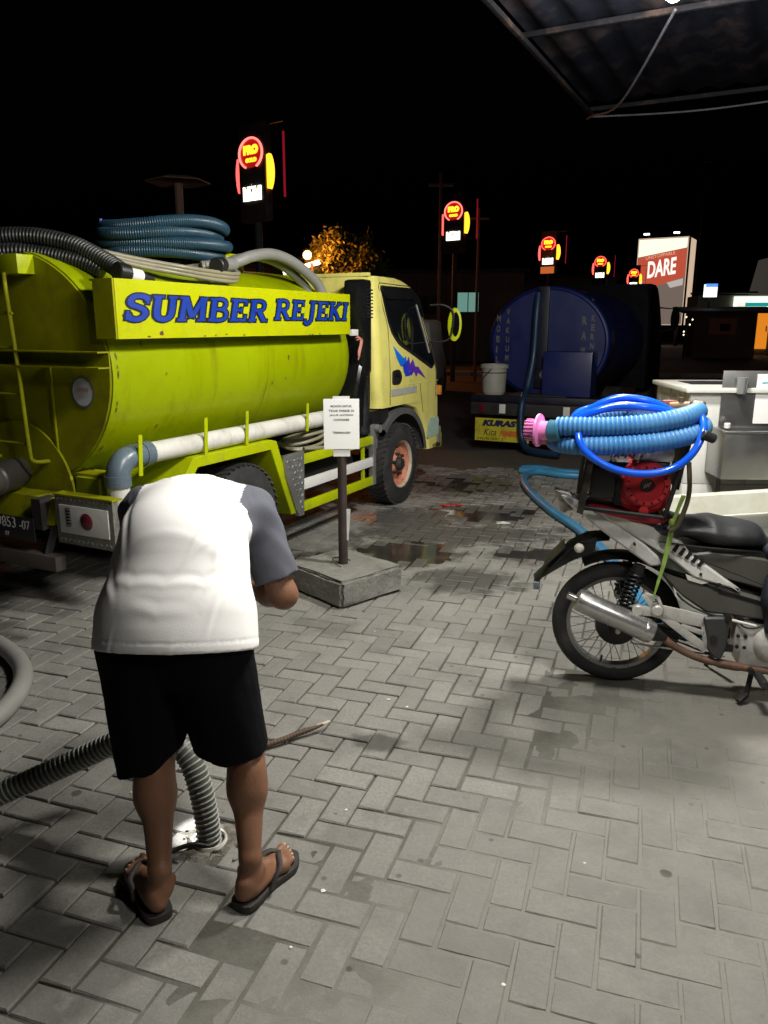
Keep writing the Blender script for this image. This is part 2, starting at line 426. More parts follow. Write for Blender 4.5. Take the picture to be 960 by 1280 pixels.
CELL, JW, PH = .1035, .0072, .05
ANG = R(-18.5); ca, sa = math.cos(ANG), math.sin(ANG)
def project(x, y, z):
    X = x; P = R(13.7); zz = z - 1.62
    dpt = y * math.cos(P) - zz * math.sin(P); up = y * math.sin(P) + zz * math.cos(P)
    return (480 + 960 * X / dpt, 640 - 960 * up / dpt, dpt) if dpt > .1 else None
def paver_geo(L_, W_, seed):
    r = random.Random(seed); ch = .0045; hx, hy = L_ / 2, W_ / 2
    def ring(ix, iy, z): return [(sx * (hx - ix) + r.uniform(-.0012, .0012), sy * (hy - iy) + r.uniform(-.0012, .0012), z + r.uniform(-.0005, .0005)) for sx, sy in ((-1, -1), (1, -1), (1, 1), (-1, 1))]
    v = ring(0, 0, -PH) + ring(0, 0, -ch) + ring(ch, ch, 0)
    f = [(8, 9, 10, 11)] + [(j * 4 + i, j * 4 + (i + 1) % 4, (j + 1) * 4 + (i + 1) % 4, (j + 1) * 4 + i) for j in (0, 1) for i in range(4)]
    return v, f
variants = [paver_geo(2 * CELL - JW, CELL - JW, k) for k in range(6)]
vmesh = []
for v, f in variants:
    me = bpy.data.meshes.new('paver'); me.from_pydata(v, [], f); finish(me, None, paver_mat); vmesh.append(me)
plist = []
for i in range(-75, 76):
    for j in range(-75, 120):
        k = (i - j) % 4
        if k == 0: cx, cy, rot = (i + 1) * CELL, (j + .5) * CELL, 0.
        elif k == 2: cx, cy, rot = (i + .5) * CELL, j * CELL, math.pi / 2
        else: continue
        x = ca * cx - sa * cy; y = sa * cx + ca * cy + .013
        if not (.55 < y < 9.75 and -5.2 < x < 4.7): continue
        if abs(x) > .62 * y + 2.0: continue
        # broken outline of the paving where the unpaved street begins
        if y > 8.6 + .35 * math.sin(x * 2.1) + .2 * math.sin(x * 5.3): continue
        if math.hypot(x + .565, y - 2.165) < .098: continue                       # the opened drain
        q = project(x, y, 0)
        seen = q and -20 < q[0] < 980 and -20 < q[1] < 1300
        sz = 1 / (q[2] ** 2) * (1.62 / q[2]) if seen else 0
        plist.append((sz, x, y, rot))
plist.sort(reverse=True)
hv, hf, ht = [], [], []
for n_, (sz, x, y, rot) in enumerate(plist):
    r = random.Random(int(x * 1e4) * 7 + int(y * 1e4))
    fl = fill(x, y)
    z = r.gauss(0, .0015); x += r.gauss(0, .0012); y += r.gauss(0, .0012); z += 0 - .0105 * sink(x, y) * r.uniform(.75, 1.25); tx, ty = r.gauss(0, .006), r.gauss(0, .006)
    z += .004 * (math.sin(x * 1.3 + 1) * math.sin(y * .9)) * .5
    tone = min(1, max(.02, r.gauss(.5, .22)))
    a = rot + ANG + r.gauss(0, .011); va = r.randrange(6)
    if n_ < 300:
        o = link('paver', vmesh[va], pavement); o.location = (x, y, z); o.rotation_euler = (tx, ty, a); o['tone'] = tone
    else:
        mt = Matrix.Translation((x, y, z)) @ Matrix.Rotation(a, 4, 'Z') @ Matrix.Rotation(tx, 4, 'X') @ Matrix.Rotation(ty, 4, 'Y')
        o0 = len(hv); v, f = variants[va]; hv += [tuple(mt @ Vector(p)) for p in v]; hf += [tuple(o0 + i for i in q) for q in f]; ht += [tone] * len(f)
me = bpy.data.meshes.new('paver_field'); me.from_pydata(hv, [], hf)
at = me.attributes.new('tone', 'FLOAT', 'FACE'); at.data.foreach_set('value', ht); finish(me, None, paver_mat)
tag(link('paver_field', me, pavement), kind='stuff')

water = M('puddle_water', (.035, .031, .025), .10, var=.4, vscale=6., spec=.4, rvar=.05)
for k, (x, y, rx, ry) in enumerate(PUD[:5]):
    r = random.Random(k); ph = [r.uniform(0, 6.3) for _ in range(5)]
    pts = []
    for i in range(64):
        a = 2 * math.pi * i / 64; q = .88 + .16 * math.sin(2 * a + ph[0]) + .14 * math.sin(3 * a + ph[1]) + .12 * math.sin(5 * a + ph[2]) + .08 * math.sin(9 * a + ph[3])
        pts.append((x + rx * q * math.cos(a), y + ry * q * math.sin(a), -.0080))
    o = MB().add([(x, y, -.0080)] + pts, [(0, i + 1, (i + 1) % 64 + 1) for i in range(64)]).build('puddle', water, smooth=None); tag(o, kind='structure')

# ------------------------------------------------------------ canopy over the paving, with its lamps and an added fill bulb
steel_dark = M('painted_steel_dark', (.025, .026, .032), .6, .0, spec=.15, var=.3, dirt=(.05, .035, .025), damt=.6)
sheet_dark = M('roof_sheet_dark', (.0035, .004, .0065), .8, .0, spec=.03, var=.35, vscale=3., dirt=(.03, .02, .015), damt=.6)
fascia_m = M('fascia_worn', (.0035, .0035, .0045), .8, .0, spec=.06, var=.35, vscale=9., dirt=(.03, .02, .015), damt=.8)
can = empty('canopy', (1.65, 6.80, 0), TH, 'dark metal canopy roof with crossing beams above the motorbike', 'canopy')
ZC = 3.3
cols = 96; cv = []; cf = []
for i in range(cols + 1):
    y = -5. * i / cols; z = ZC + .06 + .018 * math.sin(i * math.pi / 2)
    cv += [(-9.5, y, z), (0, y, z)]
cf = [(2 * i, 2 * i + 1, 2 * i + 3, 2 * i + 2) for i in range(cols)]
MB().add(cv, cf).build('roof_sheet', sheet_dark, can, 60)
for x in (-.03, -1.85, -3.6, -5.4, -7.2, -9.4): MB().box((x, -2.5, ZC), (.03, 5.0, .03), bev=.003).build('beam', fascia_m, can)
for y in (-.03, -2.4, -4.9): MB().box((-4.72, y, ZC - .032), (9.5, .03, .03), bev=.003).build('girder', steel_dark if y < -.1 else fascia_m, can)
for x, y in ((-9.3, -.05), (-9.3, -4.85), (-.3, -4.85)): MB().cyl((x, y, -.03), (x, y, ZC - .1), .05, 16).build('post', steel_dark, can)
cab = MB(); cab.tube(spline([(-2.0, -.9, ZC - .05), (-1.0, -.45, ZC - .22), (-.25, -.10, ZC - .10), (0, .0, ZC - .06)], .05), .008, 8)
cab.tube(spline([(-.05, -.05, ZC - .06), (-.04, -.9, ZC - .10), (-.05, -2.0, ZC - .07)], .05), .007, 8).build('cable', steel_dark, can)
def canopy_lamp(loc, power, label):
    o = empty('canopy_lamp', loc, 0, label, 'lamp', 'lamps under the canopy')
    MB().lathe([(0, .16), (.02, .16), (.022, .07), (.03, .06), (.03, .045), (0, .045)], 16).build('socket', steel_dark, o)
    MB().lathe([(0, .072), (.05, .070), (.115, .050), (.118, .046), (.05, .064), (0, .066)], 28).build('shade', M('added_lamp_shade', (.02, .02, .022), .5), o, 40)  # shade added to keep bulb light off the roof sheet
    MB().cyl((0, 0, .16), (0, 0, .22), .006, 8).build('cord', steel_dark, o)
    MB().lathe([(.0, -.045), (.02, -.042), (.036, -.028), (.042, -.005), (.038, .02), (.028, .045), (0, .046)], 20).build('bulb', EM('bulb_glow', (.9, .95, 1.), 30.), o, 180)
    l = bpy.data.lights.new('lamp_light', 'POINT'); l.energy = power; l.shadow_soft_size = .14 if power > 350 else .24; l.color = (1., .965, .90)
    lo = bpy.data.objects.new('lamp_light', l); COL.objects.link(lo); lo.parent = o; lo.location = (0, 0, -.05)
    return o
canopy_lamp((1.36, 4.075, ZC - .16), LAMP_POWER[0], 'bare white bulb hanging under the canopy beyond the motorbike')
canopy_lamp((.80, 2.40, ZC - .16), LAMP_POWER[1], 'bare white bulb hanging under the canopy above the middle of the paving')
canopy_lamp((1.90, .25, ZC - .16), LAMP_POWER[2], 'added white fill bulb under the canopy behind the bent man')  # unseen bulb added as fill for the shirt back and legs
# ------------------------------------------------------------ lime tanker truck (local x forward, y left, z up)
lime = M('lime_paint', (.27, .34, .0003), .38, var=.08, vscale=2.2, dirt=(.18, .20, .001), damt=.4, dscale=2.6, coat=.0, spec=.18, bump=.12, bscale=5., streak=(.10, .09, .004), samt=.55, sscale=7.)
lime_b = M('lime_paint_bright', (.40, .47, .001), .45, spec=.2, var=.08, vscale=5., dirt=(.2, .2, .05), damt=.35, dscale=7.)
lime_d = M('lime_paint_soiled', (.26, .265, .003), .55, spec=.15, var=.22, vscale=3., dirt=(.09, .075, .02), damt=.7, dscale=3.5, streak=(.05, .04, .01), samt=.7, sscale=8.)
cream = M('cream_yellow_paint', (.76, .70, .19), .32, streak=(.30, .25, .09), samt=.35, sscale=11., var=.05, vscale=3., dirt=(.4, .36, .16), damt=.3, dscale=5., coat=.3)
black_pl = M('black_plastic', (.012, .012, .013), .45, var=.3, dirt=(.04, .035, .03), damt=.4)
black_sm = M('black_gloss_plastic', (.008, .008, .009), .25, var=.2)
rubber = M('tyre_rubber', (.022, .022, .022), .75, var=.3, vscale=10., dirt=(.07, .065, .055), damt=.6, dscale=6., bump=.2)
chassis_m = M('chassis_grime', (.018, .017, .016), .7, var=.4, dirt=(.05, .04, .03), damt=.5)
glass_d = M('tinted_glass', (.006, .007, .009), .04, var=.2, spec=.7, rvar=.0)
pvc = M('white_pvc', (.66, .65, .60), .4, streak=(.25, .21, .14), samt=.5, sscale=14., var=.08, dirt=(.3, .27, .2), damt=.5, dscale=5.)
pvc_g = M('grey_pvc', (.11, .15, .18), .3, var=.12)
alu = M('checker_plate', (.42, .42, .41), .4, .75, var=.2, vscale=12., dirt=(.15, .14, .12), damt=.6)
grey_box = M('grey_casting', (.22, .22, .21), .55, .3, var=.25, dirt=(.06, .055, .05), damt=.6)
rust_or = M('rusty_orange_paint', (.52, .20, .12), .6, var=.2, vscale=14., dirt=(.16, .06, .03), damt=.8, dscale=12.)
white_p = M('white_paint', (.70, .69, .66), .45, var=.06, dirt=(.3, .28, .22), damt=.5, dscale=6.)
red_lens = M('red_lens', (.10, .012, .018), .25, var=.2)
hole = M('dark_opening', (.004, .004, .004), .9, var=.1)
sign_blue = M('sign_blue', (.004, .035, .30), .5, var=.12)
sign_ink = M('sign_black', (.006, .007, .012), .5, var=.2)

TW0 = (0.11 + -.85 * DY, 6.9 + .85 * DX)            # truck centre line beside the front wheel
truck = empty('tanker_truck', (TW0[0], TW0[1], 0), TH, 'lime green septic tanker truck with pale yellow cab parked on the paving', 'truck')

# tank
TA, TB, TZ, TX0, TX1 = .77, .655, 1.375, -3.22, -.62
def ell(x, ka=1., kb=1., seg=64): return [(x, -TA * ka * math.cos(2 * math.pi * i / seg), TZ + TB * kb * math.sin(2 * math.pi * i / seg)) for i in range(seg)]
tk = MB(); tk.loft([ell(TX0 + .0), ell(TX0 + .03, 1.004, 1.004), ell(TX0 + .06)] + [[(x + .0, y * q, TZ + (z - TZ) * q) for (x, y, z) in ell(TX0 + .06 + (TX1 - TX0 - .16) * k / 44) for q in (1 + .0028 * math.sin(x * 5.1 + y * 4 + 1) * math.sin(z * 6 + x) + .0018 * math.sin(x * 11 + z * 9) - .006 * math.exp(-((x + 1.75) ** 2 + (z - 1.15) ** 2) / .012) * (y < 0) - .005 * math.exp(-((x + 2.5) ** 2 + (z - 1.35) ** 2) / .02) * (y < 0),)] for k in range(1, 45)] + [ell(TX1 - .05, .97, .97), ell(TX1, .86, .86)])
tank = tk.build('tank', lime, truck, 50)
MB().loft([ell(TX0 - .012, .985, .985), ell(TX0 - .004, .992, .992)]).build('rear_disc', lime_d, tank, 50)
for xx in (-1.82,): MB().loft([ell(xx - .004, 1.0015, 1.0015), ell(xx, 1.0035, 1.0035), ell(xx + .004, 1.0015, 1.0015)], False).build('weld_seam', lime, tank)
# inner arc plate low on the rear disc
arc = []
for i in range(25):
    a = math.pi * i / 24; arc.append((-.02 - .42 * math.cos(a) - .0, .66 + .43 * math.sin(a)))
pp = MB(); pp.add([(TX0 - .018, y, z) for y, z in arc] + [(TX0 - .034, y, z) for y, z in arc], [tuple(range(25, 50))] + [(i, i + 1, 26 + i, 25 + i) for i in range(24)]).build('dish_plate', lime_d, tank, 30)
ch = MB(); ch.box((TX0 - .055, .0, 1.445), (.008, 1.62, .085)); ch.box((TX0 - .095, .0, 1.484), (.075, 1.62, .007)); ch.box((TX0 - .095, .0, 1.406), (.075, 1.62, .007)); ch.build('channel_beam', lime_d, tank)
MB().box((TX0 - .024, -.33, 1.15), (.012, .012, .55)).build('stiffener', lime_d, tank)
st = MB().disc((TX0 - .0165, -.555, 1.27), (-1, 0, 0), .082, 32).build('round_sticker', M('sticker_grey', (.55, .56, .56), .5, var=.15, vscale=30), tank, None)
MB().lathe([(.074, 0), (.084, 0)], 32, Matrix.Translation((TX0 - .0175, -.555, 1.27)) @ Matrix.Rotation(R(-90), 4, 'Y')).build('ring', M('sticker_blue', (.10, .13, .16), .5), st, None)
text('print', 'SERVIS', (TX0 - .018, -.515, 1.27), (0, -1, 0), (0, 0, 1), .03, M('sticker_red', (.5, .09, .09), .5), st, width=.085, height=.022, shear=.2)
text('print', 'RESMI', (TX0 - .018, -.528, 1.235), (0, -1, 0), (0, 0, 1), .02, M('sticker_pale', (.5, .5, .5), .5), st, width=.055, height=.012)
# ladder
for y0 in (-.17, .23):
    rail = [(TX0 - .03, y0 - .0, 1.90), (TX0 - .10, y0, 1.885), (TX0 - .12, y0, 1.84), (TX0 - .12, y0 - .03, 1.4), (TX0 - .12, y0 - .05, .96), (TX0 - .11, y0 - .06, .885), (TX0 - .03, y0 - .09, .875)]
    MB().tube(spline(rail, .02), .012, 10).build('ladder_rail', lime_d, tank)
for z in (1.68, 1.50, 1.25, .98): MB().cyl((TX0 - .12, -.20, z), (TX0 - .12, .20, z), .009, 10).build('rung', lime_d, tank)
# top bracket box, outlet
MB().box((TX0 - .06, -.20, 1.93), (.11, .15, .10), bev=.006).build('bracket_box', lime_b, tank)
MB().cyl((TX0 - .05, .18, 1.93), (TX0 - .05, -.12, 1.955), .05, 20, bev=.006).build('cap', black_pl, tank)
op = MB().lathe([(0, 0), (.075, 0), (.075, .10), (.088, .10), (.088, .30), (.078, .31), (.078, .40), (0, .40)], 28, Matrix.Translation((TX0 - .02, -.02, .80)) @ Matrix.Rotation(R(-90), 4, 'Y') @ Matrix.Rotation(R(22), 4, 'X')).build('outlet_pipe', M('soiled_steel', (.085, .08, .072), .45, .4, var=.3, dirt=(.03, .03, .025), damt=.6), tank, 30)
MB().lathe([(.076, 0), (.081, .003), (.081, .012), (.076, .015)], 28, Matrix.Translation((TX0 - .02, -.02, .80)) @ Matrix.Rotation(R(-90), 4, 'Y') @ Matrix.Rotation(R(22), 4, 'X') @ Matrix.Translation((0, 0, .402))).build('rim', M('steel_bright', (.6, .6, .58), .3, .9), op)
MB().box((TX0 + .05, -.50, .72), (.10, .30, .20), bev=.01).build('saddle', lime_d, tank)
MB().prism([(TX0 - .03, .62), (TX0 + .12, .62), (TX0 + .12, .82), (TX0 - .02, .80)], -.62, -.44, .008).build('saddle', lime_b, tank)
# manhole and fittings on top
MB().lathe([(0, .10), (.17, .10), (.19, .08), (.19, -.1), (0, -.1)], 28, Matrix.Translation((-1.35, 0, TZ + TB))).build('manhole', lime_b, tank)
mh = MB(); mh.box((-1.62, -.12, TZ + TB + .07), (.03, .02, .17)); mh.tube(spline([(-1.78, -.12, TZ + TB + .06), (-1.74, -.12, TZ + TB + .13), (-1.66, -.12, TZ + TB + .12), (-1.62, -.12, TZ + TB + .06)], .02), .012, 8); mh.build('valve_bracket', lime_b, tank)

# name board
SB = -.865
bd = MB(); bd.box((-2.055, SB + .004, 1.698), (2.40, .006, .297))
nb = bd.build('name_board', M('board_lime', (.43, .47, .001), .45, spec=.2, var=.05, vscale=4., dirt=(.25, .2, .04), damt=.25, dscale=9.), truck)
ed = MB(); ed.box((-3.263, SB + .07, 1.698), (.012, .135, .297)); ed.box((-2.055, SB + .07, 1.552), (2.40, .125, .010)); ed.box((-2.055, SB + .09, 1.842), (2.40, .165, .010)); ed.build('edge_plate', lime_d, nb)
for xx in (-2.9, -1.2): MB().box((xx, SB + .13, 1.58), (.04, .25, .03)).build('stay', lime_d, nb)
rustm = M('rust_chip', (.10, .045, .02), .8, var=.4, vscale=40)
for k in range(9):
    r = random.Random(k + 70); x = -3.2 + r.random() * 2.2; z = 1.552 + r.random() * .012 if k else 1.572
    if k == 0: x = -2.94
    n_ = 7; q = [(x + r.uniform(.4, 1.2) * (.012 if k else .022) * math.cos(2 * math.pi * i / n_), z + r.uniform(.3, 1.2) * (.006 if k else .018) * math.sin(2 * math.pi * i / n_)) for i in range(n_)]
    MB().add([(a, SB - .0012 - .0, b) for a, b in q], [tuple(range(n_))]).build('rust_chip', rustm, nb, None)
for k in range(26):                                   # chipped paint on the tank rim and belly
    r = random.Random(k + 300); th_ = r.uniform(-1.0, .75); xx = TX0 + .032 + (0 if k < 14 else r.uniform(.1, 2.2)); s_ = r.uniform(.004, .012)
    y0 = -TA * 1.006 * math.cos(th_); z0 = TZ + TB * 1.006 * math.sin(th_); n_ = 7; ty, tz = math.sin(th_) * TA, math.cos(th_) * TB; ln = math.hypot(ty, tz)
    MB().add([(xx + s_ * r.uniform(.4, 1.1) * math.cos(6.28 * i / n_) * .8, y0 + ty / ln * s_ * 1.6 * math.sin(6.28 * i / n_), z0 + tz / ln * s_ * 1.6 * math.sin(6.28 * i / n_)) for i in range(n_)], [tuple(range(n_))]).build('rust_chip', rustm, tank, None)
# hand-cut slab letters: strokes are (polyline, half width); S etc. with 1 unit height
def G(ch):
    w = .095
    sl = lambda x0, x1, y: ([(x0, y), (x1, y)], .048)
    if ch == 'S': return .72, [([(.62, .78), (.56, .90), (.40, .95), (.22, .92), (.12, .78), (.16, .62), (.34, .53), (.52, .44), (.60, .28), (.52, .12), (.36, .05), (.18, .09), (.09, .24)], .088), ([(.63, .66), (.63, .97)], .04), ([(.08, .04), (.08, .36)], .04)]
    if ch == 'U': return .82, [([(.18, .95), (.18, .32), (.25, .13), (.42, .06), (.58, .13), (.65, .32), (.65, .95)], w), sl(.02, .36, .955), sl(.50, .80, .955)]
    if ch == 'M': return 1.04, [([(.16, .05), (.19, .95)], .085), ([(.22, .95), (.50, .16)], .092), ([(.50, .16), (.80, .95)], .075), ([(.84, .95), (.86, .05)], w), sl(.02, .32, .045), sl(.02, .30, .955), sl(.70, 1.0, .045), sl(.72, .98, .955)]
    if ch == 'B': return .78, [([(.18, .05), (.18, .95)], w), ([(.16, .95), (.46, .95), (.60, .85), (.60, .65), (.46, .53), (.2, .53)], .06), ([(.16, .05), (.48, .05), (.66, .16), (.66, .40), (.50, .52)], .068), sl(.02, .22, .955), sl(.02, .22, .045)]
    if ch == 'E': return .74, [([(.18, .05), (.18, .95)], w), ([(.16, .94), (.64, .94)], .06), ([(.16, .06), (.66, .06)], .06), ([(.2, .51), (.46, .51)], .055), ([(.62, .98), (.62, .74)], .045), ([(.64, .02), (.64, .30)], .045), ([(.46, .40), (.46, .62)], .035), sl(.02, .2, .955), sl(.02, .2, .045)]
    if ch == 'R': return .86, [([(.18, .05), (.18, .95)], w), ([(.16, .95), (.48, .95), (.63, .84), (.63, .62), (.48, .51), (.2, .51)], .064), ([(.42, .50), (.68, .06)], .09), sl(.02, .34, .045), sl(.02, .22, .955), sl(.62, .84, .045)]
    if ch == 'J': return .66, [([(.42, .95), (.42, .10), (.34, -.10), (.18, -.18), (.04, -.10)], w), sl(.24, .60, .955), ([(.04, -.14), (.06, .04)], .05)]
    if ch == 'K': return .86, [([(.18, .05), (.18, .95)], w), ([(.22, .42), (.64, .93)], .06), ([(.36, .56), (.68, .06)], .088), sl(.02, .34, .045), sl(.02, .34, .955), sl(.54, .82, .045), sl(.52, .78, .955)]
    if ch == 'I': return .40, [([(.19, .05), (.19, .95)], w), sl(.03, .35, .045), sl(.03, .35, .955)]
    return .42, []
def ribbon(mb, pts, hw, y, grow=0.):
    P = [Vector(p) for p in pts]; n = len(P); hw = hw + grow; Ls, Rs = [], []
    if grow:
        P[0] = P[0] + (P[0] - P[1]).normalized() * grow; P[-1] = P[-1] + (P[-1] - P[-2]).normalized() * grow
    for i in range(n):
        t = (P[min(i + 1, n - 1)] - P[max(i - 1, 0)]).normalized(); q = Vector((-t.y, t.x))
        Ls.append(P[i] + q * hw); Rs.append(P[i] - q * hw)
    return Ls, Rs
def lettering(word, x0, z0, H, W, blue, ink):
    adv = 0.; glyphs = []
    for c in word:
        w, st = G(c); glyphs.append((adv, st)); adv += w + .035
    fx = W / adv; lay = 0
    A, B = MB(), MB()
    for gx, sts in glyphs:
        for pts, hw in sts:
            lay += 1
            if len(pts) > 2:
                sp_ = spline([(p[0], p[1], 0) for p in pts], .03); pts2 = [(p.x, p.y) for p in sp_]
            else: pts2 = pts
            for mb, grow, base in ((A, 0., .0042), (B, .058, .0016)):
                Ls, Rs = ribbon(mb, pts2, hw, 0, grow); yy = SB - base - .00007 * (lay % 12)
                f = lambda q: (x0 + fx * (gx + q.x + .16 * (q.y - .5)), yy, z0 + H * q.y)
                n = len(Ls); o = len(mb.v); mb.v += [f(q) for q in Ls] + [f(q) for q in Rs]
                mb.f += [(o + i, o + i + 1, o + n + i + 1, o + n + i) for i in range(n - 1)]
    B.build('letter_outline', ink, nb, None, False); A.build('lettering', blue, nb, None, False)
lettering('SUMBER', -3.195, 1.640, .132, 1.26, sign_blue, sign_ink)
lettering('REJEKI', -1.865, 1.652, .130, .98, sign_blue, sign_ink)

# long pvc pipe with elbow, carried by flat straps
pm = MB(); pm.tube(spline([(-3.13, -.80, .93), (-1.0, -.80, .925)], .15), .058, 20)
pp_ = pm.build('drain_pipe', pvc, truck)
el = [( -3.06, -.80, .93), (-3.16, -.80, .93), (-3.225, -.80, .915), (-3.265, -.80, .87), (-3.275, -.80, .80)]
ee = MB(); ee.tube(spline(el, .012), .064, 20); ee.tube([(-3.04, -.80, .93), (-3.10, -.80, .93)], .069, 20); ee.tube([(-3.275, -.80, .845), (-3.275, -.80, .785)], .069, 20); ee.build('elbow', pvc_g, pp_, 60)
MB().tube([(-3.275, -.80, .79), (-3.275, -.80, .60)], .058, 20).build('stub', pvc, pp_)
for x, z0, z1 in ((-3.165, .83, 1.05), (-2.625, .85, 1.085), (-2.22, .87, 1.085), (-1.5, .87, 1.07)): MB().bar((x - .01, -.866, z0), (x + .005, -.866, z1), .006, .028).build('strap', lime_b, pp_)

# mudguard over the rear wheels, both sides
outer = [(-2.98, .60), (-2.745, .865), (-1.955, .865), (-1.90, .85), (-1.675, .30)]
def mudguard(ys):
    th = .055; inner = [(-2.90, .585), (-2.715, .80), (-1.97, .80), (-1.745, .30)]
    poly = outer + inner[::-1]; s_ = MB(); s_.prism(poly, -.30 * ys, -.868 * ys, .004); return s_.build('mudguard', lime_b, truck, 25)
for ys in (1, -1): mudguard(ys)
for ys in (1, -1):
    g = MB(); g.box((-1.06, -.86 * ys, .675), (1.17, .03, .07), bev=.004); g.build('guard_rail', lime_b, truck)
    MB().box((-1.06, -.862 * ys, .49), (1.17, .028, .075), bev=.004).build('guard_rail', white_p, truck)
    MB().box((-1.06, -.86 * ys, .325), (1.17, .03, .07), bev=.004).build('guard_rail', lime_b, truck)
    MB().prism([(-1.84, .735), (-1.58, .735), (-1.58, .705), (-1.60, .27), (-1.66, .27), (-1.70, .33), (-1.82, .60)], -.845 * ys, -.883 * ys, .003).build('checker_plate', alu, truck, 20)
    MB().box((-.485, -.862 * ys, .50), (.045, .05, .42), bev=.004).build('end_plate', alu, truck)
    MB().box((-.64, -.852 * ys, .50), (.03, .02, .40)).build('upright', lime_b, truck)
# checker pattern on the plate: small raised studs
sd = MB()
for i in range(5):
    for j in range(9):
        x = -1.80 + i * .045 + (.022 if j % 2 else 0); z = .69 - j * .045
        if x > -1.60 or x < -1.82 + (.70 - z) * .42: continue
        sd.box((x, -.8845, z), (.020, .004, .007), Matrix.Rotation(R(45 if (i + j) % 2 else -45), 3, 'Y'))
sd.build('stud_pattern', alu, truck, None)
# chassis, tanks and dark gear below
cs = MB()
for y in (-.36, .36): cs.box((-1.3, y, .62), (4.3, .07, .17))
for x in (-3.3, -2.6, -1.7, -.6, .5): cs.box((x, 0, .62), (.08, .72, .12))
cs.build('chassis', chassis_m, truck)
MB().cyl((-1.50, -.60, .50), (-.62, -.60, .50), .16, 24, bev=.02).build('air_tank', black_pl, truck)
MB().box((-1.05, .58, .50), (.9, .42, .34), bev=.03).build('fuel_tank', chassis_m, truck)
MB().cyl((-2.25, -.6, .37), (-2.25, .6, .37), .07, 16).build('axle', chassis_m, truck)
MB().cyl((.12, -.6, .37), (.12, .6, .37), .05, 16).build('axle', chassis_m, truck)
MB().box((-.35, 0, .75), (.9, .8, .5), bev=.04).build('gearbox', chassis_m, truck)
MB().lathe([(0, -.2), (.17, -.2), (.2, -.16), (.2, .16), (.17, .2), (0, .2)], 24, Matrix.Translation((-2.25, 0, .40)) ).build('differential', chassis_m, truck)
# wheels
def wheel(x, y, side, rim_mat, dual=False):
    prof = [(.215, .0), (.225, -.012), (.26, -.012), (.33, .0), (.358, .012), (.368, .035), (.370, .10), (.368, .165), (.358, .19), (.33, .20), (.26, .21), (.215, .20)]
    mt = Matrix.Translation((x, y, .37)) @ Matrix.Rotation(R(-90 * side), 4, 'X')
    t = MB().lathe(prof, 56, mt).build('wheel', rubber, truck, 35)
    tr = MB()
    for k in range(44):
        a = 2 * math.pi * k / 44
        for zz, tw in ((.05, .5), (.15, -.5)):
            q = mt @ Matrix.Rotation(a, 4, 'Z') @ Matrix.Translation((.370, 0, zz)) @ Matrix.Rotation(tw, 4, 'X')
            vs = [(sx * .006, sy * .016, sz * .052) for sx in (-1, 1) for sy in (-1, 1) for sz in (-1, 1)]
            tr.add(vs, [(0, 1, 3, 2), (4, 6, 7, 5), (0, 4, 5, 1), (2, 3, 7, 6), (0, 2, 6, 4), (1, 5, 7, 3)], q)
    tr.build('tread', rubber, t, None)
    rim = MB().lathe([(.05, .045), (.075, .035), (.10, .055), (.155, .075), (.185, .06), (.20, .025), (.218, .004), (.226, .0), (.224, .03), (.19, .16)], 40, mt).build('rim', rim_mat, t, 40)
    MB().lathe([(.196, .020), (.214, -.003), (.229, -.005), (.231, .006)], 40, mt).build('rim_edge', M('rim_cream', (.50, .42, .30), .6, var=.2, dirt=(.2, .1, .06), damt=.6, dscale=14), t, 40)
    hb = MB().lathe([(0, -.01), (.045, -.01), (.06, .01), (.065, .05), (.0, .05)], 20, mt)
    for k in range(6):
        a = 2 * math.pi * k / 6 + .3; hb.lathe([(0, -.005), (.014, -.005), (.016, .05)], 6, mt @ Matrix.Translation((.095 * math.cos(a), .095 * math.sin(a), .02)))
    hb.build('hub', chassis_m, t, 40)
    ho = MB()
    for k in range(6):
        a = 2 * math.pi * (k + .5) / 6 + .3; c = mt @ Vector((.150 * math.cos(a), .150 * math.sin(a), .0715)); nn = mt.to_3x3() @ Vector((0, 0, -1)); ho.disc(c, nn, .02, 12)
    ho.build('vent_hole', hole, t, None)
    return t
wheel(.12, -.85, 1, rust_or); wheel(.12, .85, -1, rust_or)
for y, s_ in ((-.85, 1), (-.61, 1), (.85, -1), (.61, -1)): wheel(-2.25, y, s_, rust_or)

# cab -------------------------------------------------------
def hw(z): return .845 - max(0, z - 1.15) ** 1.6 * .085 - max(0, z - 1.90) * .25
def xf(z):                                       # front outline
    K = [(.40, 1.055), (.75, 1.06), (1.05, 1.045), (1.22, 1.0), (1.60, .80), (1.86, .635), (1.95, .56), (2.0, .46), (2.03, .25)]
    for (z0, x0), (z1, x1) in zip(K, K[1:]):
        if z <= z1: return x0 + (x1 - x0) * (z - z0) / (z1 - z0)
    return K[-1][1]
def rrect(x0, x1, w, r, z, seg=6):
    pts = []
    for cx, cy, a0 in ((x1 - r, w - r, 0), (x0 + r * .6, w - r * .6, 90), (x0 + r * .6, -w + r * .6, 180), (x1 - r, -w + r, 270)):
        rr = r if cx > (x0 + x1) / 2 else r * .6
        for k in range(seg + 1):
            a = R(a0 + 90 * k / seg); pts.append((cx + rr * math.cos(a), cy + rr * math.sin(a), z))
    return pts
zs = [.915, .93, 1.0, 1.1, 1.22, 1.35, 1.5, 1.65, 1.8, 1.88, 1.94, 1.98, 2.005, 2.02]
xr = lambda z: -.345 + (.04 if z < 1.1 else 0) + max(0, z - 1.95) * .8
cabm = MB().loft([rrect(xr(z), xf(z), hw(z), .13 if z < 1.95 else .13 + (z - 1.95), z) for z in zs])
